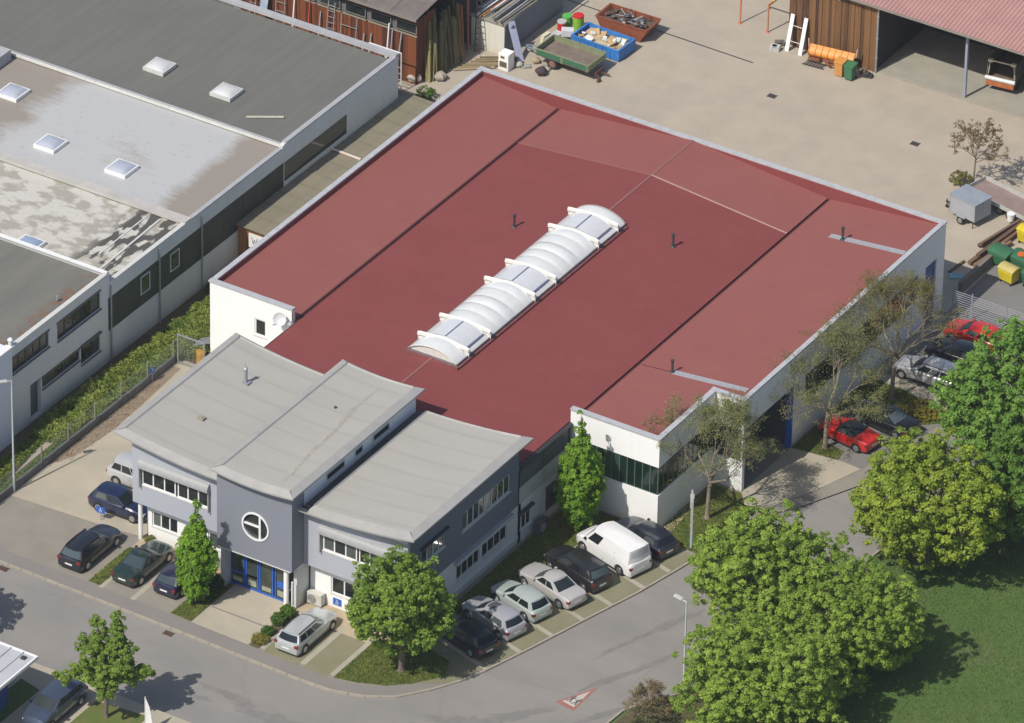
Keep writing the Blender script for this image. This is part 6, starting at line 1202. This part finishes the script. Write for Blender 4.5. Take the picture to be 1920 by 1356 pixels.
def foliage(name, parent, lobes, n_clump, per, cr, leaf, c0, c1, flat=.7, inner=.5, extra=None, mat=LEAF, low=0.25, droop=.0):
    C, N = crown_points(lobes, n_clump, inner)
    if extra is not None: E = np.array(extra); C = np.concatenate([C, E]); N = np.concatenate([N, unit(rng.normal(size=E.shape)+[0, 0, .5])])
    n = len(C); cg = rng.uniform(0, 1, n); crr = cr*rng.uniform(.55, 1.35, n)
    Cc = np.repeat(C, per, 0); Nn = np.repeat(N, per, 0); rr = np.repeat(crr, per)[:, None]
    d = unit(rng.normal(size=(n*per, 3))+Nn*.8+np.array([0, -.15, .5])); off = d*rr*rng.uniform(.45, 1.0, (n*per, 1)); off[:, 2] *= flat; off[:, 2] -= droop*np.abs(rng.normal(size=n*per))*cr
    Pp = Cc+off; nor = unit(d*1.1+rng.normal(size=d.shape)*.42+np.array([0, 0, .45]))
    U, V = leaf_quads(Pp, nor, leaf); tg = np.clip(np.repeat(cg, per)*.7+rng.uniform(0, .3, n*per), 0, 1)
    me = quads_mesh(name, Pp, U, V, tints(n*per, c0, c1, .18, tg), mat); o = bpy.data.objects.new(name, me); COL.objects.link(o)
    if parent is not None: o.parent = parent; o.location = -parent_origin(parent)
    return o
GA, GB = (.150, .245, .030), (.330, .430, .070)
def round_tree(x, y, lobes, label, n, per=56, cr=.34, leaf=.088, c0=GA, c1=GB, trunk_r=.2, trunk_h=2.2, cat='tree', name='deciduous_tree', group='leafy trees', inner=.5, low=None, bark=BARK, **kw):
    t = thing(name, label, cat, (x, y, 0), 0, group); q = MB(); cz = np.mean([l[2] for l in lobes]); tips = []
    q.tube((0, 0, -.05), (.03, .02, trunk_h), trunk_r*1.15, trunk_r, 10); q.tube((0, 0, -.05), (0, 0, .25), trunk_r*1.6, trunk_r*1.12, 10)
    q.part('trunk', bark, t, local=True, smooth=50); q = MB()
    for k, l in enumerate(lobes):
        a = Vector((.03, .02, trunk_h)); b = Vector((l[0]-x, l[1]-y, l[2])); m = a.lerp(b, .5)+Vector((random.uniform(-.2, .2), random.uniform(-.2, .2), .2)); q.tube(a, m, trunk_r*.6, trunk_r*.4, 7); q.tube(m, b, trunk_r*.4, trunk_r*.2, 6)
        for j in range(7): e = b+Vector((random.uniform(-.6, .6)*l[3], random.uniform(-.6, .6)*l[4], random.uniform(-.6, .6)*l[5])); q.tube(m.lerp(b, random.uniform(.3, 1)), e, trunk_r*.2, .02, 5)
    q.part('limbs', bark, t, local=True); foliage('crown', t, lobes, n, per, cr, leaf, c0, c1, inner=inner, **kw); return t
def jitter_lobes(cx, cy, cz, rx, ry, rz, k, s=.45, seed=1):
    r = random.Random(seed); L = [(cx, cy, cz, rx*.82, ry*.82, rz*.86)]
    for i in range(k):
        a = 2*math.pi*i/k+r.uniform(-.3, .3); e = r.uniform(-.55, .85); L.append((cx+math.cos(a)*rx*.62*math.cos(e*.9), cy+math.sin(a)*ry*.62*math.cos(e*.9), cz+rz*.62*math.sin(e), rx*s*r.uniform(.8, 1.15), ry*s*r.uniform(.8, 1.15), rz*s*r.uniform(.8, 1.1)))
    return L
round_tree(12.0, -7.0, jitter_lobes(12.0, -7.0, 4.7, 4.5, 4.5, 4.6, 16, .48, 3), 'tall round bright green tree right of the road, left of the pair', 1800, group='round trees on the lawn')
round_tree(17.9, -7.2, jitter_lobes(17.9, -7.2, 4.3, 5.0, 5.0, 4.7, 16, .48, 5), 'round green tree on the lawn, right of the pair, beside the long shadow', 2000, c0=(.135, .225, .028), c1=(.300, .405, .062), group='round trees on the lawn')
round_tree(17.6, -16.6, jitter_lobes(17.6, -16.6, 4.2, 5.3, 5.3, 4.4, 16, .48, 8), 'round green tree cut by the bottom edge, nearest the camera', 2000, group='round trees on the lawn')
round_tree(16.6, 6.0, jitter_lobes(16.6, 6.0, 5.0, 5.6, 5.6, 4.8, 17, .36, 13), 'loose spreading tree with yellowish leaves and bare twigs showing, above the round pair', 1350, 42, .42, .11, (.145, .225, .022), (.350, .420, .050), inner=.35, group='round trees on the lawn')
round_tree(15.0, 19.6, jitter_lobes(15.0, 19.6, 5.2, 4.7, 4.7, 5.0, 15, .44, 21), 'tall green tree at the right edge in front of the parked cars', 1500, 42, .38, .105, (.105, .210, .034), (.220, .370, .065), group='round trees on the lawn')
round_tree(20.6, 12.6, jitter_lobes(20.6, 12.6, 4.5, 4.4, 4.4, 4.2, 12, .44, 25), 'dense dark green tree cut by the right edge below the tall one', 1100, 42, .4, .11, (.070, .155, .022), (.17, .29, .045), group='round trees on the lawn')
round_tree(-5.2, -22.4, jitter_lobes(-5.2, -22.4, 5.2, 3.7, 3.7, 3.9, 13, .36, 31), 'big green maple on the corner verge in front of the right office wing', 1050, 40, .36, .10, (.105, .190, .022), (.240, .340, .050), trunk_h=1.6, inner=.42, group='street trees')
ml = [(-17.8, -36.7, 4.2, 1.5, 1.5, 1.9), (-19.0, -37.4, 3.3, 1.1, .8, .6), (-20.1, -38.0, 2.9, .6, .5, .4), (-16.6, -36.1, 3.4, 1.1, .9, .7), (-15.6, -35.5, 3.6, .6, .5, .4), (-18.4, -36.6, 6.3, .45, .45, 1.1), (-17.1, -36.3, 6.6, .5, .5, 1.4), (-18.9, -36.9, 5.2, .9, .7, .7), (-16.9, -36.2, 5.2, .9, .8, .7), (-17.4, -37.4, 2.7, .7, .7, .6), (-16.5, -37.0, 4.4, .8, .7, .6)]
round_tree(-17.8, -36.7, ml, 'small irregular maple on the verge at the bottom left', 720, 34, .24, .10, (.110, .185, .024), (.235, .330, .055), trunk_r=.13, trunk_h=2.4, inner=.2, group='street trees')
round_tree(-31.6, -33.9-1.6, jitter_lobes(-31.6, -35.5, 4.6, 2.3, 2.3, 2.6, 10, .42, 41), 'tree beyond the left edge whose shadow falls across the road', 300, 34, .3, .11, (.055, .105, .012), (.125, .21, .03), trunk_r=.13, trunk_h=2.2, inner=.2, group='street trees')
def columnar(x, y, h, w, label, n, seed):
    r = random.Random(seed); L = []
    for i in range(11):
        f = i/10; k = math.sin(math.pi*min(1, (f*.86+.16)))**.8*(1-.62*max(0, f-.45)/.55); L.append((x+r.uniform(-.08, .08), y+r.uniform(-.08, .08), h*(.15+.76*f), w*.5*k, w*.5*k, h*.13))
    L.append((x, y, h*.96, .2, .2, h*.07)); t = round_tree(x, y, L, label, n, 40, .24, .085, (.095, .205, .012), (.215, .370, .030), trunk_r=.1, trunk_h=.9, inner=.6, name='columnar_tree', group='columnar hornbeams', flat=1.25); return t
columnar(-20.2, -23.2, 7.5, 2.5, 'slim columnar tree in front of the left office wing, beside the entrance paving', 620, 4)
columnar(-4.3, -2.6, 8.8, 3.0, 'slim columnar tree in front of the white hall wing by the white van', 800, 9)
# sparse spring trees along the long side wall
def sparse(x, y, h, label, seed, c0=(.13, .145, .05), c1=(.27, .27, .105), spread=.62, n=None, leafk=1.0, bark=None, group='sparse spring trees by the side wall', r=.17, th=2.6, depth=5, L0=1.75, leaf=.045, per=8, cr=.5, name='sparse_tree'):
    random.seed(seed); t = thing(name, label, 'tree', (x, y, 0), 0, group); q = MB(); bk = bark or simple('pale_bark', (.26, .215, .155), .9, .3, 5, bump=.5)
    q.tube((0, 0, -.05), (.05, .05, th), r, r*.75, 9); q.tube((0, 0, -.05), (0, 0, .3), r*1.5, r*1.02, 9); q.part('trunk', bk, t, local=True, smooth=50); q = MB(); tips = []
    limbs(q, (.05, .05, th-.1), (0, 0, 1), L0, r*.7, depth, spread, (2, 3), .10, tips, .010)
    for k in range(5): a = 2*math.pi*k/5+random.uniform(-.3, .3); limbs(q, (.05, .05, th-.15+.3*k*.4), (math.cos(a), math.sin(a), .55), L0*.95, r*.5, depth-1, spread, (2, 3), .12, tips, .010)
    s = h/max(tp[2] for tp in tips); q.v = [(a*(.55+.45*s), b*(.55+.45*s), c_*s if c_ > th-.3 else c_) for a, b, c_ in q.v]; q.part('branches', bk, t, local=True)
    T = [(a*(.55+.45*s)+x, b*(.55+.45*s)+y, c_*s) for a, b, c_ in tips]; random.shuffle(T); T = T[:int(len(T)*leafk)]
    foliage('crown', t, ([(x, y, h*.62, 2.5, 2.5, h*.33), (x-.8, y-.8, h*.45, 1.9, 1.9, 1.4)] if group.startswith('sparse') else []), 170, per, cr, leaf, c0, c1, extra=T, inner=.25) if T else None
    return t
_cp = crown_points
def crown_points(lobes, n, inner=.55):
    if not lobes: return np.zeros((0, 3)), np.zeros((0, 3))
    return _cp(lobes, n, inner)
sparse(2.0, 3.0, 9.2, 'sparse olive tree in front of the hall recess, nearest the sign board', 3); sparse(4.2, 14.4, 8.8, 'sparse olive tree behind the red convertible', 8); sparse(4.9, 22.0, 9.0, 'sparse olive tree with some reddish leaves behind the silver estate', 14, (.11, .11, .036), (.235, .205, .07))
sparse(-4.1, 49.3, 5.4, 'small bare tree with brown seed clusters in the yard', 22, (.14, .095, .055), (.25, .175, .10), .7, group='yard plants', r=.07, th=1.7, depth=4, L0=1.05, leaf=.05, per=7, cr=.16, leafk=.8, bark=simple('brown_twigs', (.20, .155, .11), .9, .3, 5), name='bare_tree')
sparse(10.3, -18.3, 2.3, 'leafless brown bush at the bottom edge between road and round tree', 30, (.16, .12, .06), (.27, .21, .12), .95, group='yard plants', r=.05, th=.25, depth=4, L0=.75, leaf=.045, per=7, cr=.2, leafk=.9, bark=simple('brown_twigs', (.2, .15, .1)), name='bare_bush')
random.seed(77)
def bush(x, y, r_, h, label, c0, c1, n=60, group=None, name='shrub', cat='shrub', per=30, leaf=.05, inner=.8, flat=1):
    t = thing(name, label, cat, (x, y, 0), 0, group); q = MB(); [q.tube((0, 0, 0), (random.uniform(-.3, .3)*r_, random.uniform(-.3, .3)*r_, h*.6), .03, .01, 5) for _ in range(5)]; q.part('stems', BARK, t, local=True)
    foliage('foliage', t, [(x, y, h*.52, r_, r_, h*.48)], n, per, .1 if inner > .7 else .16, leaf, c0, c1, inner=inner, flat=flat); return t
bush(-14.45, -21.35, .42, .85, 'clipped round box ball nearest the entrance column', (.06, .13, .012), (.12, .21, .03), 130, 'clipped box balls'); bush(-14.5, -22.35, .42, .8, 'clipped round box ball nearest the silver estate car', (.055, .12, .012), (.11, .2, .03), 130, 'clipped box balls')
bush(-14.45, -23.6, .38, .45, 'loose green shrub in the narrow bed below the box balls', (.04, .10, .012), (.08, .16, .02), 60, 'low shrubs in the entrance bed', inner=.5); bush(-14.4, -24.6, .5, .35, 'low yellow green cushion plant at the pavement end of the bed', (.15, .15, .02), (.26, .23, .04), 80, 'low shrubs in the entrance bed', inner=.5)
bush(-26.5, -19.2, .25, .4, 'small weed tuft by the white wall behind the dark green saloon', (.12, .14, .02), (.2, .22, .04), 20, inner=.4); bush(-4.9, 48.9, .75, .7, 'olive green shrub at the foot of the bare yard tree', (.13, .13, .03), (.22, .2, .05), 70, 'yard plants', inner=.5)
for i, (x, y, r_, h) in enumerate(((-20.1, -21.3, .6, .8), (-19.9, -22.2, .5, .6), (-20.4, -20.9, .5, .7))): bush(x, y, r_, h, ('dark low shrub under the columnar tree by the entrance pillar', 'dark low shrub in the middle of the bed behind the columnar tree', 'dark low shrub at the building end of the bed')[i], (.025, .06, .01), (.055, .11, .015), 60, 'shrubs under the columnar tree', inner=.5)
bush(-42.1, 37.8, .8, .8, 'green weeds at the foot of the leaning planks', (.06, .13, .015), (.12, .22, .03), 60, 'weeds at the shed corner', inner=.4)
for i, (x, y) in enumerate(((7.9, 21.3), (6.6, 20.6), (7.2, 22.1), (8.6, 21.9))): bush(x, y, .75, .6, ('yellow flowering shrub beside the black saloon', 'yellow green shrub beside the black saloon boot', 'orange tinged low shrub beside the second sparse tree', 'yellow shrub at the outer tip of the planted island')[i], (.10, .12, .015), (.33, .25, .03), 60, 'shrubs on the car park island', inner=.4)
# ground cover
def inpoly(P, poly):
    x, y = P[:, 0], P[:, 1]; ins = np.zeros(len(P), bool); n = len(poly); j = n-1
    for i in range(n):
        xi, yi = poly[i]; xj, yj = poly[j]; m = ((yi > y) != (yj > y)) & (x < (xj-xi)*(y-yi)/(yj-yi+1e-12)+xi); ins ^= m; j = i
    return ins
def ground_cover(name, label, poly, dens, h, leaf, c0, c1, cat='grass', wob=.6, c2=None, f2=.0):
    xs = [p[0] for p in poly]; ys = [p[1] for p in poly]; A = (max(xs)-min(xs))*(max(ys)-min(ys)); n = int(A*dens); P = np.column_stack([rng.uniform(min(xs), max(xs), n), rng.uniform(min(ys), max(ys), n)]); P = P[inpoly(P, poly)]; n = len(P)
    g = np.sin(P[:, 0]*1.9+1.3*np.sin(P[:, 1]*1.1))*np.cos(P[:, 1]*1.5+.7*np.sin(P[:, 0]*2.3)); g2 = np.sin(P[:, 0]*5.1+2*np.sin(P[:, 1]*3.7))*np.cos(P[:, 1]*4.3)
    hh = h*np.clip(.6+.4*wob*g+.3*wob*g2, .12, 1.4); z = rng.uniform(.0, 1, n)**.6*hh+.02
    C = np.column_stack([P, z]); N = unit(rng.normal(size=(n, 3))*[1, 1, .6]+[0, 0, .35]); U, V = leaf_quads(C, N, leaf); tg = np.clip(.5+.35*g2+.25*g+rng.uniform(-.25, .25, n), 0, 1); T = tints(n, c0, c1, .2, tg)
    if c2: m = rng.uniform(0, 1, n) < f2*np.clip(.5+g*1.2, 0, 1.6); T[m] = np.array(c2)*rng.uniform(.7, 1.2, (m.sum(), 1))
    o = bpy.data.objects.new(name, quads_mesh(name, C, U, V, T, DRYLEAF)); COL.objects.link(o); return props(o, label, cat, None, 'stuff')
ground_cover('weeds', 'tall green and yellow weeds between the warehouse and the low fence wall', [(-40.2, -13.5), (-39.6, 12), (-36.2, 12), (-35.2, 1.2), (-37.5, -.6), (-37.5, -13.2)], 1500, 1.0, .062, (.095, .170, .030), (.290, .335, .080), 'weeds', c2=(.42, .34, .05), f2=.05)
ground_cover('weeds', 'grassy strip of weeds by the warehouse wall behind the street lamp', [(-39.7, -26), (-39.9, -13.8), (-38.9, -13.4), (-38.3, -19), (-38.1, -26)], 600, .40, .07, (.085, .145, .02), (.21, .24, .05), 'weeds')
ground_cover('weeds', 'low weeds at the foot of the fence wall', [(-37.95, -26), (-37.95, -13), (-37.5, -13), (-37.5, -26)], 650, .6, .07, (.075, .15, .025), (.17, .24, .05), 'weeds')
ground_cover('weeds', 'weeds and rubble at the feet of the lean-to shed', [(-41, 12.2), (-40.8, 8), (-35, 6), (-35, 12.4)], 260, .5, .08, (.07, .10, .03), (.2, .18, .09), 'weeds')
sheet('weed_bed', [(-41, -27), (-37.4, -27), (-37.4, -.6), (-34.8, -.6), (-34.8, 12.4), (-41, 12.4)], .003, SOIL); sheet('weed_path', [(-38.9, -27), (-38.25, -27), (-38.4, -13), (-39.0, -12.6)], .008, COURT)
ground_cover('fallen_leaves', 'brown leaf litter along the foot of the fence wall', [(-37.2, -16), (-36.2, -14), (-35.9, -9), (-36.4, -3.5), (-37.2, -3)], 34, .05, .05, (.16, .10, .06), (.30, .21, .14), 'leaf litter')
for k, p in GRASS.items(): ground_cover(k+'_blades', {'verge_grass': 'short grass on the corner verge under the maple', 'bay_grass': 'short grass strip between the black estate and the dark green saloon', 'hedge_bed': 'grass in the bed of the columnar tree by the entrance', 'side_grass': 'grass along the shaded side wall behind the parked row', 'corner_grass': 'grass around the sign board at the hall corner', 'car_park_grass': 'rough grass on the car park island under the sparse trees'}[k], p, 330, .10, .05, (.075, .130, .018), (.215, .230, .055), 'grass')
ground_cover('lawn_blades', 'short lawn grass at the lower right', [(12, -40), (9.5, -17), (12.8, -8), (13.5, 8), (16, 20), (34, 10), (34, -16)], 90, .07, .05, (.085, .155, .03), (.155, .225, .055), 'grass')

# thin air between the camera and the ground
hm = bpy.data.materials.new('air'); hm.use_nodes = True; hm.node_tree.nodes.clear(); ho = hm.node_tree.nodes.new('ShaderNodeOutputMaterial'); hv_ = hm.node_tree.nodes.new('ShaderNodeVolumePrincipled')
hv_.inputs['Color'].default_value = (.82, .90, 1.0, 1); hv_.inputs['Density'].default_value = .00006; hv_.inputs['Anisotropy'].default_value = .0; hm.node_tree.links.new(hv_.outputs[0], ho.inputs['Volume'])
hz = MB().box(-420, 420, -520, 420, -1.3, 300).part('haze', hm, None); hz['kind'] = 'stuff'
